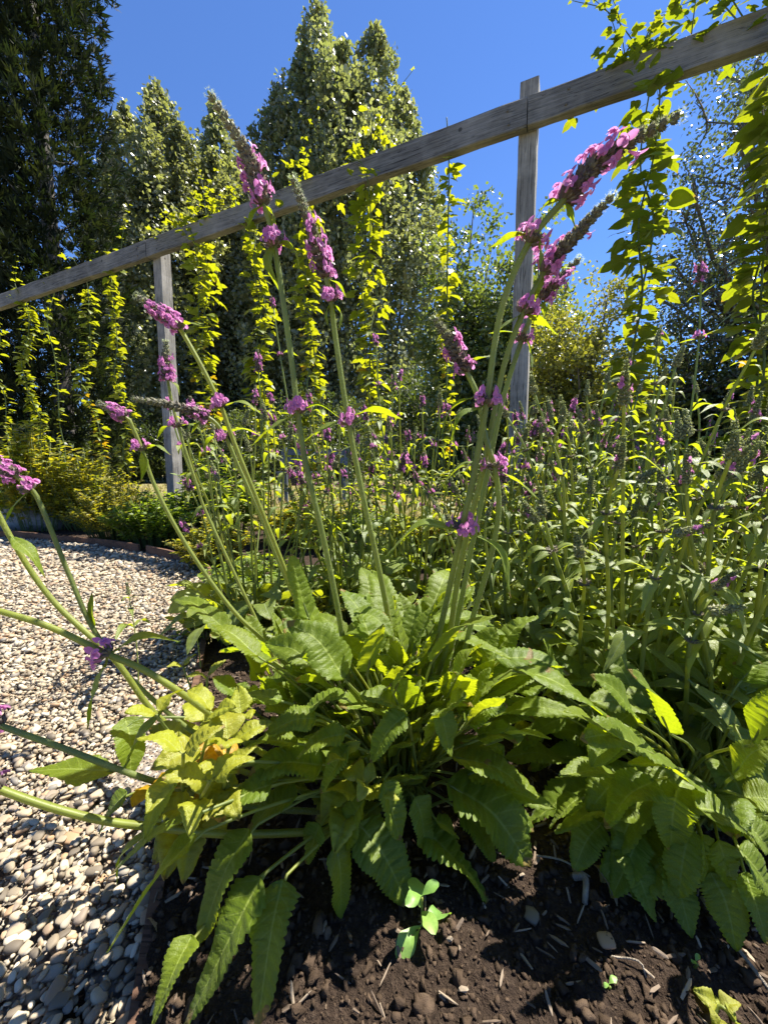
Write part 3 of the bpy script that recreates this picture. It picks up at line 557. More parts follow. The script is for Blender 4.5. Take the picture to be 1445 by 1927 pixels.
def leaf_variants(name, mat, k, W, shape, seed, lobes=10, seg=3, stalk=.12, droop=(.0, .35), **kw):
    r = random.Random(seed); out = []
    for q in range(k):
        d = r.uniform(*droop); b = MB(); w_ = W * r.uniform(.85, 1.15); tw = r.uniform(-.12, .12)
        pth = [(0, stalk, 0), (tw * .4, stalk + (1 - stalk) * .5, .06 - d * .1), (tw, 1 - d * .15, -d)]
        V, F, uv = blade(pth, (r.uniform(-.15, .15), 0, 1), w_, shape, lobes, seg, fold=r.uniform(.05, .35), **kw); b.add(V, F, uv=uv)
        V, F = tube([(0, 0, 0), (0, stalk * .6, .01), (0, stalk + .1, .002)], [.022, .018, .012], 4, cap=False); b.add(V, F, uv=np.full((len(V), 2), .5)); out.append(b.mesh(name, mat))
    return out
SL = leaf_variants('stem_leaf', M['betony'], 7, .16, 'lance', 1, 11, 3, .04, (-.05, .5), cren=.18)
SLF = leaf_variants('stem_leaf', M['betony_far'], 6, .125, 'lance', 2, 7, 2, .04, (-.05, .55), cren=.18, vs=(-1, -.5, 0, .5, 1))
BLF = leaf_variants('leaf', M['betony_far'], 8, .24, 'oblong', 3, 9, 3, .25, (.05, .6), cren=.14, vs=(-1, -.6, 0, .6, 1))
BAL = leaf_variants('leaf', M['balm'], 7, .36, 'ovate', 4, 8, 3, .1, (.0, .45), cren=.2, rug=.22)
BALO = leaf_variants('leaf', M['balm_old'], 2, .36, 'ovate', 5, 8, 3, .1, (.2, .5), cren=.2, rug=.22)
SEE = leaf_variants('leaf', M['seedling'], 3, .26, 'spoon', 6, 6, 2, .02, (.0, .3), cren=.0, rug=.0)

def hop_variants(k, seed, mat):
    r = random.Random(seed); out = []
    half = [(0, .06), (.10, -.10), (.26, -.15), (.42, -.05), (.50, .10), (.66, .30), (.50, .34), (.36, .36), (.25, .42), (.28, .56), (.22, .74), (.10, .90), (0, 1.05)]
    simple = [(0, .04), (.14, -.10), (.32, -.06), (.44, .12), (.47, .30), (.40, .5), (.29, .68), (.17, .85), (.08, .95), (0, 1.05)]
    for q in range(k):
        H = half if q % 3 else simple; pts = []
        for (a, b) in zip(H[:-1], H[1:]):
            pts.append(a); mx, my = (a[0] + b[0]) / 2, (a[1] + b[1]) / 2; dx, dy = b[0] - a[0], b[1] - a[1]; s_ = .10 * r.uniform(.5, 1.3); pts.append((mx + dy * s_ - dx * .12, my - dx * s_ - dy * .12) if a[0] > .05 else (mx, my))
        pts.append(H[-1]); dr = r.uniform(.1, .55); fo = r.uniform(.05, .4); tw = r.uniform(-.2, .2)
        def z(x, y): return fo * abs(x) * .6 - dr * max(0, y) ** 2 * .7 - .25 * max(0, abs(x) - .25) + tw * x * y
        V = []; F = []; uv = []
        for (x, y) in pts:
            ys = min(max(y * .85 + .04, .05), 1.03)
            for s_ in (-1, 0, 1):
                xx, yy = (x * s_, y) if s_ else (0, ys); xm = xx; V.append((xm, yy, z(xm, yy))); uv.append((min(1, max(0, yy)), .5 + xm * .7))
        for i in range(len(pts) - 1):
            a = i * 3; F += [[a, a + 1, a + 4, a + 3], [a + 1, a + 2, a + 5, a + 4]]
        b = MB(); b.add(np.array(V) + [0, .35, 0], np.array(F), uv=np.array(uv)); Vt, Ft = tube([(0, 0, -.02), (0, .2, .03), (0, .42, .0)], [.016, .013, .010], 3, cap=False); b.add(Vt, Ft, uv=np.full((len(Vt), 2), .5)); out.append(b.mesh('leaf', mat, smooth=True))
    return out
HOP_Y = hop_variants(9, 3, M['hop']); HOP_SHADED = hop_variants(9, 4, M['hop_shaded']); HOP_O = hop_variants(9, 5, M['hop_old'])

# ------------------------------------------------------------------ hop vines hanging from the beam
def hop_vine(label, t, n_, size, spread, zb=.1, top=0, wander=.05, gap=0.0, seed=0, bines=2, side=0.0, old=.0):
    HOP = HOP_SHADED if t < .0 else HOP_Y; r = random.Random(seed); b = fence(t, .07 + side, 0); v = thing('hop_vine', label, 'vine', (b.x, b.y, 0), 'hop vines hanging from the trellis beam'); paths = []
    for k in range(bines):
        pts = [fence(t + r.uniform(-wander, wander) / FL * (1 if i else .5), .03 + side + r.uniform(-.05, .09), z) for i, z in enumerate(np.linspace(0, BZ0 + .05, 8))]
        pts.append(fence(t + r.uniform(-.05, .05), .12, BZ1 + .02)); P = spline(pts, 40); Vt, Ft = tube(P, np.linspace(.006, .003, 40), 5); part('stem', Vt, Ft, M['hop_stem'], v); paths.append(P)
    for k in range(n_):
        P = paths[k % bines]; z = zb + (BZ0 - zb) * ((k + r.random()) / n_); i = int(np.argmin(np.abs(P[:36, 2] - z))); p = Vector(P[i]); p.z = z
        a = r.uniform(0, 6.283); out = Vector((math.cos(a), math.sin(a), r.uniform(-.55, .25))); s_ = size * r.uniform(.55, 1.3); off = Vector((math.cos(a), math.sin(a), 0)) * r.uniform(0, spread)
        obj('leaf', (HOP_O if r.random() < old * (1.5 - z) else HOP)[r.randrange(9)], v, orient(p + off, out, (r.uniform(-.5, .5), r.uniform(-.5, .5), 1), s_))
    for k in range(top):                                    # growth over and along the beam, with climbing shoots
        a = r.gauss(0, .45); h = abs(r.gauss(0, .5)) * max(.1, 1 - abs(a) * .6); p = fence(t + a * (.035 + top * .0011), .06 + r.uniform(-.08, .10), BZ1 + h * .15 - .02 + (0 if r.random() < .8 else -.12))
        an = r.uniform(0, 6.283); obj('leaf', HOP[r.randrange(9)], v, orient(p, (math.cos(an), math.sin(an), r.uniform(-.4, .6)), (r.uniform(-.6, .6), r.uniform(-.6, .6), 1), size * r.uniform(.4, .95)))
    for k in range(top // 14):
        p = fence(t + r.uniform(-.06, .06), .07, BZ1); e = p + FD * r.uniform(-.30, .30) + Vector((0, 0, r.uniform(.12, .38))); P = spline([p, (p + e) / 2 + Vector((0, 0, .06)), e], 12); Vt, Ft = tube(P, np.linspace(.003, .0012, 12), 4); part('tendril', Vt, Ft, M['hop_stem'], v)
        for j in range(3, 12, 2):
            for s_ in (-1, 1):
                a = r.uniform(0, 6.28); obj('leaf', HOP[r.randrange(9)], v, orient(Vector(P[j]), (math.cos(a), math.sin(a), .3), (r.uniform(-.4, .4), r.uniform(-.4, .4), 1), size * (1.05 - j * .07) * .75))
    return v
def tpx(px):                                               # fence parameter seen at a photo column, half way up
    best = min(np.linspace(-.6, 2.3, 600), key=lambda t: abs(px - proj(fence(t, .07, 1.0))[0])); return float(best)
def proj(p):
    d = Vector(p) - Vector((0, 0, CAM_H)); zc = d.y * cp - d.z * sp; yc = d.y * sp + d.z * cp; return PW / 2 + FPX * d.x / zc, PH / 2 - FPX * yc / zc
VINES = [(8, 60, .060, .02, .35, 6, 'sparse hop vine by the outer end of the beam, beyond the boulder'), (60, 190, .066, .04, .2, 14, 'dense straight hop vine rising behind the grey boulder'), (108, 34, .066, .005, .55, 4, 'thin hop vine with few paired leaves on a single cord'),
         (165, 120, .064, .03, .4, 6, 'hop vine with yellowing lower leaves in front of the cedar'), (226, 120, .064, .03, .4, 14, 'hop vine hanging at the cedar edge beside the left post'),
         (385, 240, .074, .085, .25, 80, 'wide hop vine with a bushy top right of the left post'), (487, 190, .068, .055, .25, 14, 'hop vine half hidden behind the tallest flower stem'), (580, 220, .070, .055, .2, 34, 'dense hop vine between the two tall flower stems'),
         (695, 230, .070, .06, .15, 38, 'dense hop vine with leafy shoots arching above the beam'), (840, 100, .062, .02, .05, 0, 'slim hop vine climbing a cord against open sky'), (1195, 290, .078, .085, .15, 70, 'large hop vine with shade-darkened leaf colour and tall shoots over the beam, right of the tall post'), (1432, 230, .080, .08, .3, 46, 'hop vine with large leaves at the near end of the beam')]
for q, (px, n_, sz, spd, zb, top, lb) in enumerate(VINES):
    hop_vine(lb, tpx(px), min(292, int(n_ * 1.45)), sz * (.80 if px < 1100 else .92), spd * .62, zb, top, wander=.012 if spd < .021 else .03, seed=100 + q, bines=1 if spd < .035 else 2, old=.55 if px == 165 else (.22 if px == 385 else .05))

# ------------------------------------------------------------------ herbs along the trellis foot
def herb(name, label, px, Y, rx, ry, h, mat, leaf, nst, per, seed, cat='herb'):
    r = np.random.default_rng(seed); x = at(px, 950, Y).x; t = thing(name, label, cat, (x, Y, -.012)); wood = MB(); Cs, Ds, Us, Ls, Ts = [], [], [], [], []
    for k in range(nst):
        a = r.uniform(0, 6.283); q = r.uniform(0, 1) ** .6; e = np.array([math.cos(a) * rx * q, math.sin(a) * ry * q, h * (1 - .45 * q ** 2) * r.uniform(.6, 1.05)]) + [x, Y, -.012]; b = np.array([x + math.cos(a) * rx * q * .45, Y + math.sin(a) * ry * q * .45, -.012])
        P = spline([b, b * .55 + e * .45 + [0, 0, .05], e], 8); wood.add(*tube(P[[0, 2, 4, 7]], np.linspace(.003, .0015, 4), 3)); tt = r.uniform(0, 1)
        m = per; u = r.uniform(.2, 1, m) ** .8 * 7; i0 = np.clip(u.astype(int), 0, 6); f = (u - i0)[:, None]; Cs.append(P[i0] * (1 - f) + P[i0 + 1] * f); an = r.uniform(0, 6.283, m); Ds.append(np.stack([np.cos(an), np.sin(an), r.uniform(-.3, .5, m)], -1)); Us.append(np.array([0, 0, 1.]) + r.normal(0, .35, (m, 3))); Ls.append(leaf * r.uniform(.5, 1.2, m)); Ts.append(np.full(m, tt) * r.uniform(.5, 1, m))
    L = np.concatenate(Ls); V, F = leaf_cloud(np.vstack(Cs), np.vstack(Ds), np.vstack(Us), L, L * .28, .25); part('foliage', V, F, mat, t, tint=np.repeat(np.concatenate(Ts), 4), smooth=False); Vw, Fw, _ = wood.data(); part('stems', Vw, Fw, M['hop_stem'], t)
HERBS = [('tall leafy yellow-green herb at the foot of the dense straight hop vine', 75, 2.95, .42, .3, .86, 'herb', .065, 100, 26), ('loose yellow small-leaved herb behind the boulder', 175, 3.0, .40, .3, .60, 'herb', .042, 120, 36),
         ('low mounded yellow herb spilling over the path edging', 215, 2.55, .32, .22, .42, 'herb', .026, 130, 40), ('bright green herb mound in front of the left post', 285, 2.30, .30, .22, .33, 'herb_green', .034, 130, 34), ('green leafy herb right beside the left post foot', 345, 2.6, .28, .24, .36, 'herb_green', .05, 70, 26),
         ('grey-green herb at the outer end of the path edging', 0, 3.2, .45, .3, .55, 'herb_green', .045, 90, 30), ('yellow herb sprawling between path edging and betony', 395, 1.75, .20, .2, .26, 'herb', .026, 80, 30), ('leafy herb at the foot of the wide hop vine', 425, 2.6, .34, .3, .62, 'herb_green', .055, 80, 26),
         ('yellow-green herb behind the two tall flower stems', 580, 2.4, .42, .3, .30, 'herb', .045, 90, 30), ('yellow herb below the slim hop vine', 800, 2.0, .34, .26, .26, 'herb', .042, 90, 30), ('green herb below the dense hop vine with arching shoots', 700, 2.2, .34, .26, .26, 'herb_green', .045, 80, 30),
         ('low green weed between the gravel edge and the large betony', 405, 1.0, .13, .12, .10, 'herb_green', .03, 50, 12), ('low yellow-green weed behind the leaves of the large betony', 520, 1.05, .2, .14, .12, 'herb', .032, 60, 12), ('low green weed among the slim stems behind the large betony', 640, 1.3, .26, .16, .14, 'herb_green', .034, 70, 12), ('low weed in the gap left of the slim betony stems', 470, 1.4, .22, .18, .14, 'herb_green', .034, 70, 12),
         ('yellow-green herb at the foot of the tall grey post', 960, 1.8, .30, .25, .5, 'herb', .045, 80, 28), ('leafy herb under the large hop vine with shade-darkened leaves', 1180, 1.75, .4, .25, .6, 'herb_green', .05, 90, 28), ('leafy herb under the near hop vine', 1400, 1.55, .4, .25, .62, 'herb_green', .05, 90, 28)]
for q, (lb, px, Y, rx, ry, h, mt, lf, ns, per) in enumerate(HERBS): herb('herb_clump', lb, px, Y, rx, ry, h, M[mt], lf, ns, per, 300 + q)

# grey boulder by the path
r = np.random.default_rng(7); V, F = ico(4); V = V * (1 + .10 * np.sin(V @ [3, 1, 2.0])[:, None] + .08 * np.sin(V @ [-2, 5, 3.0] + 1)[:, None] + .02 * np.sin(V @ [14, 9, 11.])[:, None]) * [.30, .2, .13]
bo = gz(25, 1000, 0); obj('boulder', mesh('boulder', V, [F], M['rock'], tint=r.uniform(0, 1, len(V))), None, Matrix.Translation((bo.x - .05, bo.y + .24, .06)), label='low rounded grey boulder beside the path edging', category='rock')

# ------------------------------------------------------------------ betony flowers
def floret_mesh(seed):
    r = random.Random(seed); b = MB(); ln = r.uniform(.9, 1.1)
    V, F = tube(spline([(0, 0, 0), (0, .0012, .004), (0, .0030, .0085 * ln)], 5), [.0009, .0010, .0012, .0017, .0023], 7, cap=False); b.add(V, F, tint=.75)
    c = np.array([0, .0030, .0080 * ln])
    u, v = np.meshgrid(np.linspace(0, 1, 5), np.linspace(-1, 1, 5)); wd = .0030 * np.sqrt(np.clip(1 - (u - .35) ** 2 / .5, .02, 1)); V = np.stack([v * wd, .0022 + u * .0056 * r.uniform(.7, 1.1) - .0012 * v ** 2, u * .0046 * (1 - .25 * u)], -1).reshape(-1, 3) + c
    g = [[i * 5 + j, i * 5 + j + 1, i * 5 + j + 6, i * 5 + j + 5] for i in range(4) for j in range(4)]; b.add(V, np.array(g), tint=.15)
    for a, L, W in ((-.95, .0052, .0022), (0, .0072, .0032), (.95, .0052, .0022)):
        u, v = np.meshgrid(np.linspace(0, 1, 4), np.linspace(-1, 1, 5)); wd = W * np.sqrt(np.clip(1 - (u - .55) ** 2 / .36, .04, 1)); x = v * wd; y = -u * L
        xr = x * math.cos(a) - y * math.sin(a) * 1; yr = x * math.sin(a) + y * math.cos(a); z = u * .0030 - .0042 * u ** 2 + .0010 * v ** 2 + r.uniform(-.0006, .0006)
        V = np.stack([xr, yr - .0016, z], -1).reshape(-1, 3) + c; g = [[i * 4 + j, i * 4 + j + 1, i * 4 + j + 5, i * 4 + j + 4] for i in range(4) for j in range(3)]; b.add(V, np.array(g), tint=.35)
    return b.mesh('floret', M['petal'])
FLO = [floret_mesh(q) for q in range(6)]
def bud_geo(C, D, L, W, r):
    """small pointed calyces: four-sided, wide in the middle"""
    n_ = len(C); D = nrm(D); S1 = nrm(np.cross(D, r.normal(0, 1, (n_, 3)))); S2 = np.cross(D, S1); L = np.broadcast_to(L, (n_,))[:, None]; W = np.broadcast_to(W, (n_,))[:, None]; a = []
    for s_, w_ in ((0, .35), (.5, 1.0), (.85, .8)): a += [C + D * L * s_ + S1 * W * w_, C + D * L * s_ + S2 * W * w_, C + D * L * s_ - S1 * W * w_, C + D * L * s_ - S2 * W * w_]
    a += [C + D * L * 1.25 + S1 * W * .9, C + D * L * 1.25 - S1 * W * .9, C + D * L * .9]; V = np.stack(a, 1); m = V.shape[1]; q = [[k * 4 + j, k * 4 + (j + 1) % 4, k * 4 + 4 + (j + 1) % 4, k * 4 + 4 + j] for k in range(2) for j in range(4)]; t = [[8, 9, 12], [8, 11, 12], [10, 9, 13], [10, 11, 13], [8, 9, 14], [9, 10, 14], [10, 11, 14], [11, 8, 14]]
    i = np.arange(n_)[:, None, None] * m; return V.reshape(-1, 3), [(np.array(q)[None] + i).reshape(-1, 4), (np.array(t)[None] + i).reshape(-1, 3)], m
def spike_geo(P, r, rad=.0075, dens=1.0):
    """calyces packed round the path, tapering to a woolly tip"""
    n_ = len(P); T, Nn, B = frames(P); Ln = np.sum(np.linalg.norm(np.diff(P, axis=0), axis=1)); rings = max(6, int(Ln / .0040)); Cs, Ds, Ls, Ts = [], [], [], []
    for k in range(rings):
        t = (k + .3) / rings; i = min(n_ - 1, int(t * (n_ - 1))); m = int((9 if t < .75 else 7) * dens); R = rad * (1 - .55 * t ** 1.5)
        for j in range(m):
            a = 6.283 * (j + .5 * (k % 2)) / m + r.uniform(-.2, .2); o = Nn[i] * math.cos(a) + B[i] * math.sin(a); Cs.append(P[i] + o * R * .28 + T[i] * r.uniform(-.001, .001)); Ds.append(o * 1.0 + T[i] * (.75 + 1.1 * t)); Ls.append(R * r.uniform(.95, 1.3)); Ts.append(min(1, max(0, .75 - t + r.uniform(-.25, .25))))
    L = np.array(Ls); V, F, m = bud_geo(np.array(Cs), np.array(Ds), L, L * .24 + .0006, r); return V, F, np.repeat(Ts, m)
def hair_geo(P, R, n_, L, r):
    T, Nn, B = frames(P); i = r.integers(0, len(P), n_); j = np.minimum(i + 1, len(P) - 1); f = r.uniform(0, 1, (n_, 1)); c = P[i] * (1 - f) + P[j] * f; a = r.uniform(0, 6.283, n_)[:, None]; o = Nn[i] * np.cos(a) + B[i] * np.sin(a); Rr = np.broadcast_to(R, (len(P),))[i][:, None]
    b = c + o * Rr * .9; e = b + nrm(o + T[i] * r.normal(0, .4, (n_, 1))) * L * r.uniform(.5, 1.2, (n_, 1)); wv = nrm(np.cross(o, T[i])) * .00016
    V = np.stack([b - wv, b + wv, e], 1).reshape(-1, 3); return V, [np.arange(n_ * 3).reshape(-1, 3)]

def whorl(st, p, T, Nn, B, r, r2, hero, nfl, Rs, size=1.0, bloom=True, dead=False):
    """ring of calyces with florets round a node of the stem"""
    m = 14; a = np.arange(m) * 6.283 / m + r.uniform(0, 1); o = np.cos(a)[:, None] * Nn + np.sin(a)[:, None] * B; V, F, k = bud_geo(p + o * Rs * .8 + T * r.uniform(-.002, .003, (m, 1)), o + T * .7, .0085 * size, .0022 * size, r)
    part('calyx_ring', V, F, M['bud'], st, tint=np.repeat(r.uniform(.1, .8, m), k))
    for q in range(nfl if bloom else 0):
        a = r2.uniform(0, 6.283); o = Nn * math.cos(a) + B * math.sin(a); d = Vector(o * 1.0 + T * r2.uniform(.45, 1.1)); up = Vector(T)
        z = d.normalized(); y = (up - z * up.dot(z)).normalized(); x = y.cross(z); Mx = Matrix((x, y, z)).transposed().to_4x4(); Mx.translation = Vector(p + o * (Rs + .004 * size) + T * r2.uniform(-.001, .004)); obj('floret', FLO[r2.randrange(6)], st, Mx @ Matrix.Scale(size * r2.uniform(.75, 1.0), 4))
def betony_stem(plant, pts, spike, whorls=(), leaves=(), R0=.0034, R1=.0022, hero=True, nfl=34, seed=0, spk_rad=.0070, green=False, bloom_to=.55, size=1.0, leafset=None, label=None, fsz=1.0):
    """pts base to tip; spike = length fraction where the flower spike begins; whorls = fractions; leaves = (fraction, length m, angle, droop)"""
    r = np.random.default_rng(seed); r2 = random.Random(seed); n_ = 96; P = spline(pts, n_); T, Nn, B = frames(P); t = np.linspace(0, 1, n_); R = R0 + (R1 - R0) * t; ks = int(round(spike * (n_ - 1))) if spike < 1 else n_
    Rt = np.where(t > spike, R1 * .55, R); Vt, Ft = tube(P, Rt, 8, .10); tt = np.repeat(np.clip(.35 - t * 1.2, 0, 1) + .10 * (np.arange(n_) % 9 == 0), 8); tt = np.append(tt, 0.)
    st = part('stem', Vt, Ft, M['stem'], plant, tint=tt, label=label)
    if hero:
        V, F = hair_geo(P[:min(ks + 2, n_)], Rt[:min(ks + 2, n_)], 2600, .0016, r); part('hairs', V, F, M['hair'], st, kind='stuff', smooth=False)
    for f in whorls:
        i = int(f * (n_ - 1)); whorl(st, P[i], T[i], Nn[i], B[i], r, r2, hero, 8 if hero else 7, R[i], size)
    if spike < 1:
        SP = P[ks:]; V, F, T_ = spike_geo(SP, r, spk_rad * size); part('flower_spike', V, F, M['bud_green' if green else 'bud'], st, tint=T_)
        if hero:
            V, F = hair_geo(SP, np.linspace(spk_rad, spk_rad * .5, len(SP)) * size * 1.05, 700, .003, r); part('hairs', V, F, M['hair'], st, kind='stuff', smooth=False)
        for q in range(nfl):
            u = r2.random() ** 1.3 * bloom_to; i = min(len(SP) - 1, int(u * len(SP))); a = r2.uniform(0, 6.283); k = ks + i; o = Nn[k] * math.cos(a) + B[k] * math.sin(a); z = Vector(o + T[k] * r2.uniform(.25, .8)).normalized(); up = Vector(T[k]); y = (up - z * up.dot(z)).normalized(); x = y.cross(z)
            Mx = Matrix((x, y, z)).transposed().to_4x4(); Mx.translation = Vector(P[k] + o * spk_rad * size * (.95 - .3 * u) + T[k] * r2.uniform(-.002, .002)); obj('floret', FLO[r2.randrange(6)], st, Mx @ Matrix.Scale(fsz * size * r2.uniform(.65, .95), 4))
    for f, L, d in leaves:
        i = int(round(f * (n_ - 1))); o = Vector(d).normalized(); Tv = Vector(T[i]); obj('stem_leaf', (leafset or SL)[r2.randrange(6)], st, orient(Vector(P[i]) + o * R[i] * .7, o, Tv * .6 + Vector((r2.uniform(-.4, .4), 0, .6)), L))
    return st
def angle_to(pts, f, d):
    P = spline(pts, 64); T, Nn, B = frames(P); i = int(f * 63); return math.atan2(float(np.dot(B[i], d)), float(np.dot(Nn[i], d)))

# ------------------------------------------------------------------ the big betony in front
C0 = gz(752, 1500, 0.0)
hero = thing('betony_plant', 'large betony with crenate leaves and arching pink flower stems in the front bed', 'plant', C0)
def pp(*a): return [at(x, y, Y) for x, y, Y in a]
# (stem points base to tip as (photo column, row, distance), control point where the spike starts, whorl points, leaves as (point, length, direction), florets, size)
LF, RT_, DN, TW = (-1, 0, .1), (1, 0, .1), (0, -.3, -1), (.2, -1, .1)
ST = [
 (pp((700, 1455, .50), (665, 1330, .475), (640, 1170, .455), (610, 1020, .44), (575, 870, .43), (560, 770, .425), (545, 650, .42), (515, 452, .415), (497, 385, .412), (470, 300, .41), (432, 235, .405), (392, 172, .40)), 8, (5, 7), [(5, .055, (-.9, -.1, -.7)), (5, .04, (.8, .4, .3)), (7, .040, (-.1, -.2, -1)), (7, .034, (1, 0, -.5)), (8, .024, (-.6, -.1, -.8)), (8, .024, (.5, 0, -.7))], 30, 1.0),
 (pp((765, 1440, .50), (750, 1310, .49), (735, 1190, .475), (715, 1080, .46), (680, 920, .45), (655, 790, .445), (632, 640, .44), (622, 562, .435), (612, 515, .43), (585, 430, .425), (550, 330, .42)), 8, (5, 7), [(5, .055, (1, -.1, .12)), (5, .055, (-.8, -.2, -.55)), (7, .026, (.6, 0, -.8)), (7, .022, (-.3, 0, -1)), (8, .024, (.9, 0, -.6))], 30, .95),
 (pp((770, 1460, .52), (790, 1350, .49), (815, 1240, .46), (845, 1110, .43), (870, 990, .41), (890, 900, .40), (915, 760, .39), (935, 620, .385), (960, 530, .38), (1003, 445, .375), (1062, 375, .37), (1120, 310, .365), (1185, 265, .36), (1285, 215, .35)), 10, (4, 6, 9), [(4, .075, (-1, -.15, .05)), (4, .075, (.8, -.3, -.5)), (6, .045, (-.8, -.2, -.4)), (9, .036, (-1, 0, -.25)), (9, .030, (.1, -.2, -1)), (10, .024, (-.9, 0, -.2)), (10, .024, (.3, 0, -.9))], 38, 1.1),
 (pp((780, 1455, .54), (800, 1340, .50), (840, 1220, .47), (860, 1100, .45), (880, 1000, .44), (905, 900, .43), (925, 800, .425), (950, 680, .42), (985, 587, .415), (1028, 505, .41), (1085, 440, .405), (1155, 365, .40)), 9, (8, 9), [(8, .036, (-.8, 0, -.7)), (8, .036, (.8, 0, -.6)), (9, .025, (-.3, 0, -1)), (9, .025, (1, 0, .1))], 26, 1.0),
 (pp((785, 1460, .56), (830, 1300, .52), (862, 1160, .49), (885, 1040, .475), (915, 900, .465), (935, 800, .46), (955, 720, .455), (985, 632, .45), (1018, 562, .445), (1092, 485, .44)), 8, (7,), [(7, .042, (.1, -.3, -1)), (7, .034, (-1, 0, .0)), (8, .026, (.1, 0, -1))], 18, .9),
 (pp((790, 1440, .53), (840, 1330, .50), (862, 1270, .48), (890, 1160, .455), (920, 1060, .44), (938, 960, .43), (930, 880, .425), (915, 830, .42), (898, 745, .42), (872, 690, .42), (845, 640, .42), (815, 595, .42)), 9, (6, 9), [(6, .05, (.9, -.2, -.7)), (6, .055, (-1, -.1, .05)), (9, .03, (.9, 0, .3)), (8, .05, (-.9, -.2, -.5))], 22, .95),
 (pp((640, 1330, .58), (580, 1175, .56), (560, 1130, .55), (520, 1030, .54), (480, 930, .53), (440, 830, .525), (415, 762, .52), (380, 690, .515), (335, 612, .51), (318, 598, .507), (255, 555, .50)), 9, (6, 8), [(6, .05, (1, -.1, .15)), (6, .03, (-.9, 0, .1)), (8, .028, (1, 0, -.1))], 44, 1.0),
 (pp((650, 1340, .62), (530, 1070, .60), (490, 970, .59), (450, 880, .58), (422, 818, .57), (390, 784, .56), (320, 762, .55), (250, 750, .54)), 5, (4,), [(4, .05, (1, -.1, .15)), (4, .04, (-.9, 0, -.4)), (5, .03, (-.7, 0, -.6))], 16, 1.0),
 (pp((600, 1320, .60), (500, 1210, .585), (440, 1150, .575), (380, 1070, .57), (330, 990, .565), (290, 910, .56), (266, 842, .555), (248, 800, .55), (238, 785, .547), (185, 758, .54)), 8, (6,), [(6, .036, (1, 0, .2)), (6, .04, (.2, -.2, -1))], 26, .95),
 (pp((560, 1330, .68), (400, 990, .70), (370, 910, .70), (335, 800, .70), (316, 715, .70), (312, 640, .70)), 4, (3,), [(3, .04, (-1, 0, -.1)), (3, .04, (1, 0, .1)), (4, .03, (.6, 0, -.4))], 40, 1.15),
 (pp((700, 1500, .46), (610, 1460, .42), (500, 1420, .38), (430, 1370, .36), (350, 1310, .345), (270, 1260, .335), (205, 1232, .33), (100, 1182, .325), (0, 1150, .32), (-120, 1120, .32), (-220, 1060, .32)), 9, (6,), [(6, .06, (-.2, -.2, -1)), (6, .05, (.8, .3, .4))], 26, .95),
 (pp((640, 1510, .47), (430, 1440, .43), (300, 1350, .40), (215, 1240, .385), (100, 1130, .38), (20, 1010, .375), (-60, 850, .37), (-130, 740, .37)), 6, (), [(5, .05, (.6, -.2, -.5))], 26, 1.0),
 (pp((620, 1500, .50), (400, 1400, .48), (260, 1290, .46), (180, 1190, .445), (130, 1080, .44), (75, 945, .435), (55, 918, .43), (25, 892, .425), (-30, 862, .42)), 7, (6,), [(3, .04, (-.1, .1, .8)), (6, .04, (-.5, -.2, -.8))], 22, .95),
 (pp((700, 1530, .44), (480, 1520, .38), (330, 1482, .345), (230, 1450, .325), (120, 1408, .315), (0, 1365, .305), (-120, 1320, .30)), 5, (), [(3, .075, (-1, -.1, -.05)), (3, .05, (.3, .5, .6))], 16, 1.0),
 (pp((690, 1560, .40), (450, 1570, .34), (290, 1556, .31), (200, 1545, .295), (100, 1520, .285), (0, 1485, .28), (-110, 1440, .28)), 5, (), [(2, .05, (-.7, -.3, -.6)), (2, .045, (.2, .6, .5))], 16, 1.0),
]
for q, (pts, si, wh, lv, nf, sz) in enumerate(ST):
    P_ = ([C0 + (Vector((pts[0].x, pts[0].y, 0)) - C0) * .5] if pts[0].z > .03 else []) + pts; ad = len(P_) - len(pts); Ls_ = np.concatenate([[0], np.cumsum([(P_[i + 1] - P_[i]).length for i in range(len(P_) - 1)])]); fr = Ls_ / Ls_[-1]
    betony_stem(hero, P_, float(fr[si + ad]), [float(fr[k + ad]) for k in wh], [(float(fr[k + ad]), L * 1.1, d) for k, L, d in lv], R0=.0036 if q < 6 or q > 9 else .0030, R1=.0024, nfl=int(nf * (1.15 if q in (6, 7, 8, 9, 12) else .72)), seed=500 + q, size=sz, fsz=.72 if q in (6, 7, 8, 9, 12) else 1.0)

def basal(plant, C, b, bz, t, tz, W, seed, mat='betony', lobes=17, name='leaf', tilt=0.0, shape='oblong', arch=.25, seg=4):
    """leaf on a stalk: from the crown C to blade start b, blade to its tip t; heights bz, tz"""
    r = random.Random(seed); B0 = gz(*b, bz) if len(b) == 2 else Vector(b); T0 = gz(*t, tz) if len(t) == 2 else Vector(t)
    c = C + Vector((r.uniform(-.03, .03), r.uniform(-.03, .03), .005)); L = (T0 - B0).length; mid = (B0 + T0) / 2 + Vector((r.uniform(-.06, .06) * L, 0, arch * L * .5))
    d = (T0 - B0).normalized(); side = d.cross(Vector((0, 0, 1))); side = side.normalized() if side.length > 1e-3 else Vector((1, 0, 0)); up = side.cross(d) + side * (tilt + r.uniform(-.25, .25))
    mb = MB(); V, F, uv = blade([B0, mid, T0], up, W, shape, lobes, seg, cren=r.uniform(.24, .34), fold=r.uniform(.05, .3), rug=.17); mb.add(V, F, uv=uv)
    lf = part(name, *mb.data()[:2], M[mat], plant, origin=tuple(B0), uv=mb.data()[2]['uv'])
    pm_ = c * .5 + B0 * .5 + Vector((0, 0, .25 * (B0 - c).length * .4)); Vt, Ft = tube(spline([c, pm_, B0, B0 + (mid - B0) * .4], 12), np.linspace(.0022, .0012, 12), 6, cap=False); part('leaf_stalk', Vt, Ft, M['stem'], lf, origin=tuple(B0), tint=np.full(len(Vt), .0)); return lf
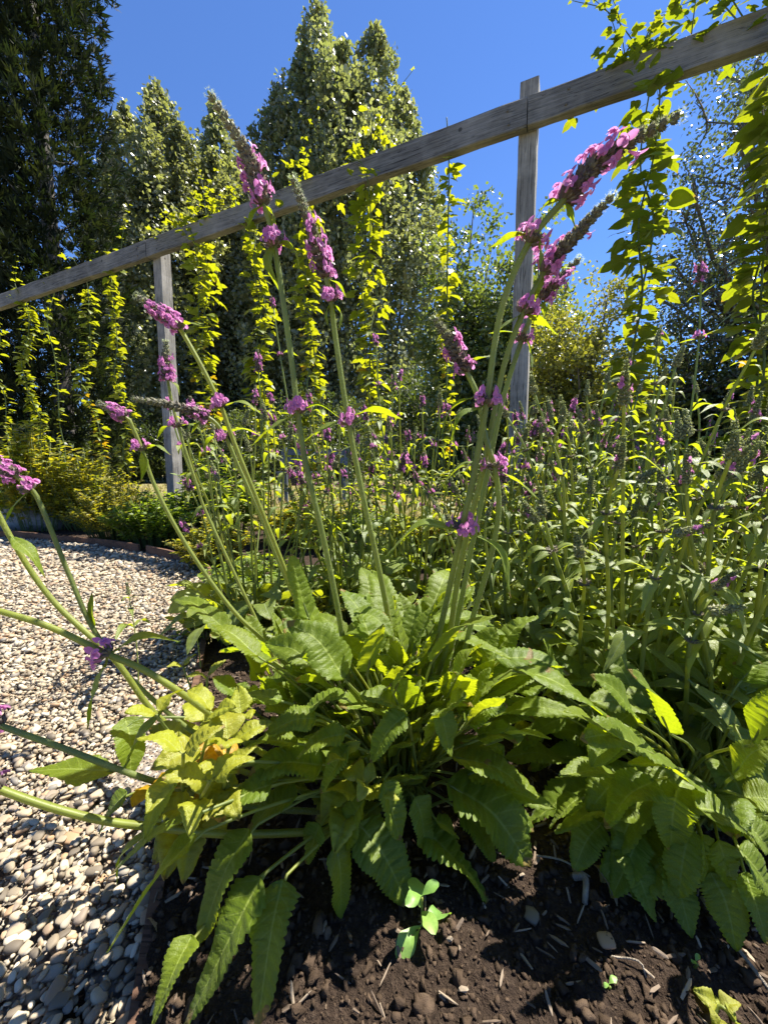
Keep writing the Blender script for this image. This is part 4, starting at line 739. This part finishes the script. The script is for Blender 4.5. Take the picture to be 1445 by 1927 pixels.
LV = [((840, 1475), .10, (997, 1628), .035, 125), ((850, 1425), .13, (1012, 1502), .10, 95), ((898, 1312), .19, (1018, 1270), .21, 62), ((828, 1330), .20, (848, 1424), .16, 58), ((722, 1470), .14, (752, 1580), .09, 66), ((675, 1550), .08, (768, 1705), .02, 100), ((632, 1590), .08, (642, 1728), .02, 62), ((798, 1560), .06, (915, 1700), .01, 105),
      ((606, 1440), .15, (468, 1462), .15, 82), ((596, 1352), .2, (503, 1380), .19, 74), ((530, 1318), .21, (420, 1322), .21, 52), ((648, 1278), .24, (540, 1172), .29, 88), ((485, 1236), .22, (398, 1178), .25, 60), ((505, 1250), .2, (412, 1228), .2, 50), ((648, 1310), .22, (574, 1338), .2, 62), ((690, 1265), .25, (722, 1175), .31, 62),
      ((668, 1150), .28, (738, 1200), .26, 50), ((765, 1350), .2, (675, 1308), .22, 70), ((738, 1300), .24, (790, 1245), .27, 62), ((578, 1165), .29, (548, 1042), .36, 56), ((812, 1245), .25, (935, 1160), .31, 66), ((850, 1292), .22, (908, 1212), .27, 70), ((880, 1335), .18, (924, 1258), .23, 60), ((880, 1362), .17, (955, 1328), .19, 56),
      ((900, 1392), .15, (985, 1388), .15, 56), ((925, 1512), .07, (1003, 1565), .05, 56), ((820, 1545), .08, (862, 1580), .06, 46), ((512, 1476), .15, (402, 1540), .13, 70), ((350, 1540), .16, (212, 1645), .12, 60), ((370, 1570), .15, (202, 1795), .09, 64), ((470, 1560), .12, (374, 1775), .06, 84), ((362, 1760), .07, (288, 1935), .05, 62),
      ((492, 1650), .10, (348, 1935), .03, 105), ((532, 1655), .10, (484, 1935), .05, 100), ((345, 1440), .2, (272, 1580), .17, 44), ((240, 1490), .14, (188, 1570), .11, 60), ((236, 1350), .18, (246, 1462), .13, 64), ((602, 1550), .1, (578, 1625), .07, 60), ((658, 1405), .18, (606, 1492), .14, 58), ((764, 1345), .21, (700, 1435), .17, 66),
      ((430, 1190), .22, (330, 1130), .24, 46), ((700, 1210), .24, (640, 1110), .29, 60), ((780, 1210), .24, (850, 1110), .30, 60), ((760, 1230), .23, (740, 1120), .3, 56), ((610, 1270), .22, (500, 1210), .24, 66), ((560, 1400), .17, (460, 1410), .17, 62), ((880, 1460), .10, (960, 1440), .12, 64), ((560, 1500), .12, (470, 1560), .08, 74), ((690, 1500), .12, (650, 1600), .07, 70), ((780, 1500), .10, (800, 1600), .05, 66), ((860, 1520), .07, (930, 1620), .02, 76), ((440, 1480), .13, (330, 1500), .12, 56), ((650, 1380), .19, (560, 1430), .17, 66)]
for q, (b, bz, t, tz, wpx) in enumerate(LV):
    m_ = gz((b[0] + t[0]) / 2, (b[1] + t[1]) / 2, (bz + tz) / 2); d = (m_ - Vector((0, 0, CAM_H))); zc = d.y * cp - d.z * sp
    basal(hero, C0, b, bz, t, tz, wpx * .5 * zc / FPX * .92, 900 + q)
rr = random.Random(77)
for q in range(95):                                        # further leaves filling the rosette
    a = rr.uniform(0, 6.283); e = rr.uniform(.03, .17); L = rr.uniform(.06, .105); z0 = rr.uniform(.04, .24); B0 = C0 + Vector((math.cos(a) * e, math.sin(a) * e, z0)); T0 = B0 + Vector((math.cos(a) * L, math.sin(a) * L, rr.uniform(-.06, .07))); T0.z = max(T0.z, .012)
    if inside(np.array([T0.x]), np.array([T0.y]))[0] and T0.z < .03: T0.z = .05
    if T0.y < .36 or (T0.x < -.16 and T0.y < .55): continue
    basal(hero, C0, tuple(B0), 0, tuple(T0), 0, rr.uniform(.016, .026), 1000 + q, seg=3)

def upright(plant, C, n_, seed, zr=(.08, .22), er=(.02, .12), Lr=(.06, .10), Wr=(.016, .025), ymin=.36):
    r = random.Random(seed)
    for q in range(n_):
        a = r.uniform(0, 6.283); e = r.uniform(*er); L = r.uniform(*Lr); z0 = r.uniform(*zr); lean = r.uniform(.25, .8); B0 = C + Vector((math.cos(a) * e, math.sin(a) * e, z0)); b2 = a + r.uniform(-.6, .6); T0 = B0 + Vector((math.cos(b2) * L * lean, math.sin(b2) * L * lean, L * math.sqrt(max(.1, 1 - lean ** 2)) * r.uniform(.6, 1)))
        if T0.y > ymin: basal(plant, C, tuple(B0), 0, tuple(T0), 0, r.uniform(*Wr), seed + q, seg=3, tilt=r.uniform(-.5, .5), arch=r.uniform(.05, .3))
upright(hero, C0, 75, 2000); upright(hero, C0 + Vector((-.06, .10, 0)), 35, 2200, (.06, .18), (.02, .16)); upright(hero, C0 + Vector((-.15, .07, 0)), 30, 2300, (.05, .14), (.02, .12), (.05, .085))

# ------------------------------------------------------------------ golden lemon balm, seedlings
def balm(label, base, tops, size, seed, old=0.0, nodes=4, name='lemon_balm'):
    r = random.Random(seed); t = thing(name, label, 'plant', base)
    for q, tp in enumerate(tops):
        b = base + Vector((r.uniform(-.02, .02), r.uniform(-.02, .02), 0)); P = spline([b, (b + tp) / 2 + Vector((r.uniform(-.01, .01), r.uniform(-.01, .01), .01)), tp], 20); Vt, Ft = tube(P, np.linspace(.0020, .0012, 20), 5, .1); st = part('stem', Vt, Ft, M['stem'], t, tint=np.zeros(len(Vt)))
        for k in range(nodes):
            f = 1 - k * .85 / nodes * r.uniform(.9, 1.1); i = int(max(2, f * 19)); s_ = size * (.5 + .18 * k) * r.uniform(.75, 1.15); a0 = r.uniform(0, 6.28) if k == 0 else a0 + 1.57
            for j in (0, math.pi):
                a = a0 + j + r.uniform(-.3, .3); o = Vector((math.cos(a), math.sin(a), .65 - .32 * k)); set_ = BALO if r.random() < old and k > 1 else BAL; obj('leaf', set_[r.randrange(len(set_))], st, orient(Vector(P[i]), o, (r.uniform(-.3, .3), r.uniform(-.3, .3), 1), s_))
    return t
balm('golden lemon balm with yellowing lower leaves between gravel path and large betony', gz(400, 1560, 0), [gz(295, 1345, .24), gz(390, 1275, .24), gz(430, 1400, .25), gz(345, 1420, .26), gz(345, 1255, .17), gz(455, 1350, .24), gz(400, 1345, .26), gz(395, 1470, .24)], .056, 11, .3, 4)
balm('golden lemon balm sprig on bare soil between the two near betonies', gz(1010, 1385, 0), [gz(1025, 1250, .10), gz(990, 1330, .06), gz(1055, 1300, .06)], .042, 12, 0, 4)
balm('lemon balm shoot in the middle of the large betony', gz(660, 1560, .02), [gz(645, 1430, .17), gz(690, 1480, .15)], .055, 13, 0, 4)
balm('tip of a lemon balm in the near soil corner', gz(1390, 1990, 0), [gz(1385, 1925, .02), gz(1352, 1935, .02)], .024, 14, 0, 3)
def seedling(label, base, h, s0, seed, pairs=3):
    r = random.Random(seed); t = thing('seedling', label, 'plant', base); top = base + Vector((.0, -.005, h)); Vt, Ft = tube(spline([base, (base + top) / 2, top], 8), .0011, 5); st = part('stem', Vt, Ft, M['stem'], t, tint=np.zeros(len(Vt)))
    for k in range(pairs):
        z = h * (1 - .28 * k); a0 = .5 + 1.57 * k
        for j in (0, math.pi): a = a0 + j + r.uniform(-.3, .3); obj('leaf', SEE[r.randrange(3)], st, orient(base + Vector((0, -.003, z)), (math.cos(a), math.sin(a), .55 - .3 * k), (0, 0, 1), s0 * (.75 + .2 * k) * r.uniform(.8, 1.1)))
seedling('pale green seedling with smooth spoon-shaped leaves on the dark soil', gz(792, 1775, .0), .055, .030, 3)
seedling('tiny two-leaved seedling on the sunlit soil', gz(1140, 1862, 0), .010, .012, 4, 1)
seedling('tiny thin seedling in the shaded soil', gz(1300, 1830, 0), .016, .010, 5, 1)

# ------------------------------------------------------------------ other betonies
FARSP = []
def spike_variant(seed, L, nfl, green, rad=.0075):
    r = np.random.default_rng(seed); r2 = random.Random(seed); bend = r2.uniform(-.012, .012); P = spline([(0, 0, 0), (0, bend * .3, L * .5), (0, bend, L)], 14); b = MB(); V, F, T_ = spike_geo(P, r, rad, .75); b.add(V, F, tint=T_)
    T, Nn, B = frames(P)
    for q in range(nfl):
        k = int(r2.random() * .68 * 13); a = r2.uniform(0, 6.283); o = Nn[k] * math.cos(a) + B[k] * math.sin(a); z = Vector(o + T[k] * r2.uniform(.2, .8)).normalized(); up = Vector(T[k]); y = (up - z * up.dot(z)).normalized(); x = y.cross(z); R_ = np.array(Matrix((x, y, z)).transposed()); me = FLO[r2.randrange(6)]
        co = np.empty(len(me.vertices) * 3, np.float32); me.vertices.foreach_get('co', co); V = (co.reshape(-1, 3) * r2.uniform(.7, .95)) @ R_.T + P[k] + o * rad * .5; b.add(V, [np.array([list(p.vertices) for p in me.polygons])], tint=.3, m=1)
    return b.mesh('flower_spike', [M['bud_green' if green else 'bud'], M['petal']])
SPK_P = [spike_variant(q, L, nf, False) for q, (L, nf) in enumerate([(.05, 18), (.06, 20), (.05, 14), (.065, 12)])]
SPK_G = [spike_variant(20 + q, L, nf, True, .0068) for q, (L, nf) in enumerate([(.05, 0), (.06, 2), (.045, 0), (.065, 4)])]
def whorl_variant(seed, nfl, sc_=.85):
    r = np.random.default_rng(seed); r2 = random.Random(seed); b = MB(); m = 10; a = np.arange(m) * 6.283 / m; o = np.stack([np.cos(a), np.sin(a), 0 * a], -1); V, F, k = bud_geo(o * .002, o + [0, 0, .7], .008, .0022, r); b.add(V, F, tint=.3)
    for q in range(nfl):
        an = r2.uniform(0, 6.283); o = Vector((math.cos(an), math.sin(an), r2.uniform(.3, .9))).normalized(); y = (Vector((0, 0, 1)) - o * o.z).normalized(); x = y.cross(o); R_ = np.array(Matrix((x, y, o)).transposed()); me = FLO[r2.randrange(6)]; co = np.empty(len(me.vertices) * 3, np.float32); me.vertices.foreach_get('co', co); b.add(co.reshape(-1, 3) @ R_.T + np.array(o) * .005, [np.array([list(p.vertices) for p in me.polygons])], tint=.3, m=1)
    return b.mesh('flower_whorl', [M['bud'], M['petal']])
WH_P = [whorl_variant(q, 4) for q in range(3)]; WH_G = [whorl_variant(9 + q, 0) for q in range(2)]
def zmat(p, d, s=1.0, spin=0.0):
    z = Vector(d).normalized(); Mx = z.to_track_quat('Z', 'Y').to_matrix().to_4x4(); Mx.translation = Vector(p); return Mx @ Matrix.Rotation(spin, 4, 'Z') @ Matrix.Scale(s, 4)
def far_stem(plant, pts, r, pink=.5, R0=.0028, nodes=3, leafL=.06, spk_s=1.0, head=None):
    P = spline(pts, 28); T, Nn, B = frames(P); Vt, Ft = tube(P, np.linspace(R0, R0 * .6, 28), 6, .1); st = part('stem', Vt, Ft, M['stem'], plant, tint=np.zeros(len(Vt)))
    pk = r.random() < pink; d = Vector(T[-1]) if head is None else Vector(head); s_ = spk_s * r.uniform(.6, 1.0); obj('flower_spike', (SPK_P if pk else SPK_G)[r.randrange(4)], st, zmat(P[-1], d, s_, r.uniform(0, 6)))
    for k in range(nodes):
        f = .97 if k == 0 else (.86 if k == 1 else .86 - (k - 1) * .17 * r.uniform(.8, 1.2)); i = int(f * 27)
        if k == 1: obj('flower_whorl', (WH_P if pk else WH_G)[r.randrange(2)], st, zmat(P[i], Vector(T[i]), s_, r.uniform(0, 6)))
        a0 = r.uniform(0, 6.283)
        for j in (0, math.pi):
            o = Vector(Nn[i]) * math.cos(a0 + j) + Vector(B[i]) * math.sin(a0 + j); obj('stem_leaf', SLF[r.randrange(6)], st, orient(P[i], o + Vector(T[i]) * r.uniform(-.2, .5), Vector(T[i]) + Vector((0, 0, .3)), leafL * (.5 + .22 * min(k, 3)) * r.uniform(.8, 1.2)))
    return st
def betony(label, base, seed, tops=(), nst=0, h=(.5, .7), lean=.12, nlv=24, Lf=(.11, .17), pink=.5, R0=.0028, spread=.10, leaves_up=(.02, .16), group='betonies in the bed', nodes=(3, 4, 4, 5)):
    r = random.Random(seed); base = Vector((base[0], base[1], -.005)); t = thing('betony_plant', label, 'plant', base, group)
    tops = [Vector(p) for p in tops]
    for k in range(nst):
        a = r.uniform(0, 6.283); q = r.uniform(.2, 1) * lean; tops.append(base + Vector((math.cos(a) * (q + spread * .5), math.sin(a) * (q + spread * .5), r.uniform(*h))))
    for tp in tops:
        a = math.atan2(tp.y - base.y, tp.x - base.x) + r.uniform(-.5, .5); b = base + Vector((math.cos(a), math.sin(a), 0)) * r.uniform(.1, 1) * spread * .6; m1 = b * .6 + tp * .4 + Vector((r.uniform(-.015, .015), r.uniform(-.015, .015), .03)); m2 = b * .2 + tp * .8 + Vector((r.uniform(-.012, .012), r.uniform(-.012, .012), .025))
        far_stem(t, [b, m1, m2, tp], r, pink if pink != 'first' else (1.0 if tp is tops[0] else 0.0), R0, r.choice(nodes))
    for k in range(nlv):
        a = r.uniform(0, 6.283); e = r.uniform(0, spread); L = r.uniform(*Lf); z = r.uniform(*leaves_up); o = Vector((math.cos(a), math.sin(a), r.uniform(.1, 1.5) if z < .12 else r.uniform(-.5, .9))); p = base + Vector((math.cos(a) * e, math.sin(a) * e, z)); obj('leaf', BLF[r.randrange(8)], t, orient(p, o, (r.uniform(-.3, .3), r.uniform(-.3, .3), 1), L))
    return t
# behind the large one: tops read off their place in the picture, each with its own distance
MID = [('betony with a dense cluster of slim pink-topped stems behind the left-leaning stems', (-.34, 1.02), [(487, 700, 1.05), (460, 800, .98), (410, 905, .95), (355, 1000, .9), (440, 830, 1.0), (425, 870, 1.1), (500, 790, 1.0), (545, 830, .98), (470, 850, .95), (392, 900, 1.0), (480, 760, 1.1), (515, 800, 1.15)]),
       ('betony with pink-topped stems between the two tallest flower stems', (-.10, 1.12), [(515, 580, 1.1), (513, 760, 1.0), (605, 770, 1.15), (640, 790, 1.05), (585, 760, 1.1), (555, 815, 1.0), (690, 840, 1.1), (620, 880, 1.05), (660, 870, 1.2), (570, 890, 1.1)]),
       ('betony with paired pink spikes right of the second tall stem', (.10, 1.18), [(708, 650, 1.15), (752, 715, 1.1), (740, 735, 1.15), (795, 765, 1.1), (828, 785, 1.15), (770, 830, 1.1), (690, 790, 1.2), (710, 850, 1.25), (750, 890, 1.2), (800, 860, 1.3)]),
       ('betony with a nodding spike behind the fan of right-leaning stems', (.30, 1.15), [(845, 780, 1.05), (800, 880, .95), (880, 830, 1.1), (905, 800, 1.2), (860, 900, 1.15), (940, 860, 1.05), (970, 800, 1.15), (985, 830, 1.0), (925, 910, 1.1)]),
       ('low betony behind the second tall stem with short spikes', (-.02, 1.5), [(560, 900, 1.5), (600, 850, 1.5), (650, 900, 1.5), (700, 860, 1.5), (740, 920, 1.5), (680, 920, 1.4), (530, 870, 1.5)])]
for q, (lb, b, tp) in enumerate(MID): betony(lb, b, 600 + q, [at(*p) for p in tp], 13, (.36, .62), .15, 44, (.07, .12), .5, .0029, .17, (.02, .16))
RT = [('betony with a single tall pink stem standing above the leafy mass', (.62, .88), [(1318, 530, .85), (1310, 740, .9), (1270, 720, .95), (1235, 650, 1.0), (1180, 760, .9), (1360, 770, .9)], 6, 'first'),
      ('betony with one tilted pink spike left of the leafy mass', (.40, .98), [(1075, 775, .9), (1060, 880, .95), (1110, 800, 1.0), (1020, 870, 1.0), (1140, 720, 1.0), (1090, 830, .85), (1180, 690, 1.1)], 7, 'first'),
      ('betony with green spikes in the middle of the leafy mass', (.55, 1.2), [(1150, 780, 1.2), (1200, 740, 1.2), (1240, 790, 1.2), (1170, 830, 1.1), (1120, 840, 1.2)], 9, 0),
      ('betony with green spikes and a few pink florets under the near hop vine', (.95, 1.15), [(1380, 800, 1.1), (1410, 760, 1.1), (1430, 840, 1.0), (1330, 810, 1.2), (1290, 830, 1.2)], 9, .2),
      ('betony with many slim stems at the foot of the tall grey post', (.42, 1.45), [(1010, 860, 1.4), (1050, 850, 1.4), (1100, 870, 1.4), (980, 880, 1.3)], 9, .2),
      ('betony with slim stems in front of the rounded shrub', (.75, 1.5), [(1120, 800, 1.5), (1160, 790, 1.5), (1230, 800, 1.5)], 10, .12),
      ('betony with leaning green spikes beside the near right betony', (.48, .80), [(1110, 930, .75), (1160, 900, .8), (1060, 960, .8), (1210, 880, .8)], 6, 0),
      ('betony with pale leaves right of the near right betony', (.98, .80), [(1390, 900, .75), (1440, 870, .75), (1420, 960, .7)], 7, 0)]
for q, (lb, b, tp, ns, pk) in enumerate(RT): betony(lb, b, 640 + q, [at(*p) for p in tp], ns + 10, (.34, .64), .16, 40, (.06, .11), pk, .0032, .14, (.02, .15), nodes=(4, 5, 5))
for q, (lb, x, y, n_) in enumerate([('short leafy betony left of the thick-stemmed one, without open flowers', .40, .64, 11), ('leafy betony with crowded green stems behind the thick-stemmed one', .60, .64, 13), ('leafy betony with green stems right of the thick-stemmed one', .78, .60, 11), ('leafy betony with thin crowded stems under the tilted pink spike', .30, .86, 9), ('betony with tall green stems behind the thick-stemmed one', .74, .78, 11), ('tall leafy betony added to shade the thick-stemmed one from behind', .52, .56, 12)]):  # last plant is added to shade the near right betony
    betony(lb, (x, y), 680 + q, [], n_, (.30, .56), .12, 30, (.06, .10), 0, .0036, .12, (.02, .14), nodes=(4, 5, 5))
# the near right betony: thick stems, budding heads, dark broad leaves
CR = gz(1300, 1530, 0); rb = thing('betony_plant', 'near right betony with thick stems, green budding heads and dark broad leaves', 'plant', CR)
for q, (pts, hd) in enumerate([(((1230, 1490, .58), (1196, 1424, .56), (1208, 1244, .53), (1222, 1130, .51), (1243, 1053, .50), (1268, 1005, .495)), (.9, -.1, .35)), (((1300, 1520, .56), (1287, 1472, .54), (1294, 1244, .48), (1306, 1200, .475), (1335, 1150, .47)), (1, -.2, .15)), (((1345, 1500, .6), (1336, 1396, .58), (1339, 1206, .56), (1332, 1050, .55), (1345, 950, .55), (1375, 900, .55)), (.4, -.1, .9)),
        (((1390, 1480, .62), (1405, 1313, .58), (1430, 1090, .54), (1450, 900, .52), (1470, 760, .5)), (.2, 0, 1)), (((1270, 1480, .64), (1240, 1250, .66), (1230, 1050, .66), (1225, 960, .66)), (-1, .1, .2)), (((1380, 1520, .56), (1450, 1300, .5), (1500, 1100, .46), (1520, 950, .45)), (.3, 0, 1)), (((1350, 1480, .66), (1370, 1200, .64), (1385, 1000, .64), (1400, 860, .64)), (-.3, .1, 1)), (((1250, 1480, .62), (1170, 1300, .64), (1150, 1100, .66), (1165, 980, .66), (1200, 905, .66)), (.7, 0, .7))]):
    far_stem(rb, pp(*pts), random.Random(700 + q), .0, .0042 if q < 4 else .0032, 4, .085, 1.1, hd)
LR = [((1180, 1590), .05, (1232, 1735), .015, 74), ((1255, 1610), .05, (1300, 1765), .015, 80), ((1335, 1640), .06, (1385, 1790), .02, 78), ((1400, 1640), .07, (1445, 1780), .03, 76), ((1130, 1550), .05, (1078, 1640), .02, 66), ((1205, 1570), .06, (1150, 1690), .015, 72), ((1300, 1560), .09, (1275, 1690), .04, 80), ((1090, 1500), .08, (1035, 1560), .05, 60), ((1180, 1480), .10, (1050, 1460), .13, 70), ((1200, 1520), .08, (1045, 1570), .06, 70), ((1230, 1420), .16, (1090, 1390), .19, 90), ((1240, 1560), .05, (1130, 1660), .02, 80), ((1290, 1600), .05, (1190, 1690), .02, 110), ((1310, 1480), .12, (1180, 1440), .16, 80), ((1230, 1470), .13, (1140, 1560), .10, 90), ((1270, 1500), .12, (1260, 1600), .07, 80), ((1380, 1460), .16, (1450, 1400), .2, 80),
      ((1370, 1540), .10, (1450, 1600), .08, 90), ((1350, 1580), .08, (1400, 1720), .03, 90), ((1390, 1600), .1, (1460, 1700), .06, 80), ((1320, 1570), .09, (1340, 1680), .04, 90), ((1150, 1400), .17, (1060, 1340), .22, 64), ((1200, 1360), .2, (1110, 1270), .25, 64), ((1260, 1380), .2, (1180, 1260), .27, 66), ((1420, 1400), .2, (1470, 1290), .26, 70), ((1400, 1500), .15, (1480, 1520), .15, 80), ((1310, 1520), .12, (1400, 1560), .10, 86)]
for q, (b, bz, t, tz, wpx) in enumerate(LR):
    m_ = gz((b[0] + t[0]) / 2, (b[1] + t[1]) / 2, (bz + tz) / 2); d = (m_ - Vector((0, 0, CAM_H))); zc = d.y * cp - d.z * sp; basal(rb, CR, b, bz, t, tz, wpx * .5 * zc / FPX * .88, 1200 + q)
for q in range(110):
    a = rr.uniform(0, 6.283); e = rr.uniform(.04, .19); L = rr.uniform(.065, .105); z0 = rr.uniform(.03, .17); B0 = CR + Vector((math.cos(a) * e, math.sin(a) * e, z0)); T0 = B0 + Vector((math.cos(a) * L, math.sin(a) * L, rr.uniform(-.08, .05))); T0.z = max(T0.z, .012)
    if T0.y > .33 and T0.x > .17: basal(rb, CR, tuple(B0), 0, tuple(T0), 0, rr.uniform(.019, .029), 1300 + q, seg=3)
upright(rb, CR, 22, 2400, (.05, .2), (.02, .16), (.07, .11), (.018, .028), .42)
# small flower shoots standing at the path edge
for q, (lb, b, tp) in enumerate([('thin young betony with a small dark bud beside the gravel', gz(262, 1300, 0), at(243, 1120, .78)), ('thin young betony without flowers at the gravel edge', gz(380, 1270, 0), at(352, 1120, .9))]):
    t = thing('young_betony', lb, 'plant', b); far_stem(t, [b, b * .5 + tp * .5 + Vector((.005, 0, 0)), tp], random.Random(800 + q), 0, .0016, 3, .06, .55)

# ------------------------------------------------------------------ litter on the soil
for q, (a, b, rad, lb) in enumerate([((1080, 1650), (1100, 1700), .004, 'short grey stick lying on the shaded soil'), ((1320, 1690), (1445, 1860), .0022, 'long pale dry stalk below the near right betony'), ((1150, 1800), (1215, 1840), .0010, 'thin dry root on the sunlit soil'), ((1010, 1610), (1110, 1650), .0012, 'thin pale straw between the two near betonies')]):
    A, B = gz(*a, .008), gz(*b, .008); L = (A - B).length; P = spline([A, (A + B) / 2 + Vector((U(-.01, .01), U(-.01, .01), .006 + L * .04)), B], 10); c = (A + B) / 2; Vt, Ft = tube(P - np.array(c), np.linspace(rad, rad * .7, 10), 6); obj('dry_stalk', mesh('dry_stalk', Vt, Ft, M['twig']), None, Matrix.Translation(c), label=lb, category='twig')
for q, (a, b, w_, lb) in enumerate([((1120, 1630), (1160, 1705), .012, 'curled dry leaf beside the short grey stick'), ((300, 1720), (320, 1800), .014, 'dry curled leaf above the splintered edging board'), ((390, 1205), (400, 1175), .008, 'small dry orange leaf at the gravel edge')]):
    A, B = gz(*a, .012), gz(*b, .010); c = (A + B) / 2; V, F, uv = blade([A - c, Vector((0, 0, .008)), B - c], (.3, 0, 1), w_, 'ovate', 6, 3, .05, .5, .1); obj('dry_leaf', mesh('dry_leaf', V, [F], M['dead'], uv=uv, tint=np.full(len(V), .3 * q)), None, Matrix.Translation(c), label=lb, category='leaf')
for q, (a, s_, lb) in enumerate([((1140, 1770), .006, 'tan flat stone on the soil'), ((1000, 1722), .007, 'pale small stone on the sunlit soil'), ((790, 1815), .008, 'grey stone beside the pale seedling')]):
    p = gz(*a, .012); obj('stone', pm[q * 5 + 2], None, Matrix.Translation(p) @ Matrix.Rotation(q, 4, 'Z') @ Matrix.Diagonal((s_ * 1.2, s_, s_ * .6, 1)), label=lb, category='stone')
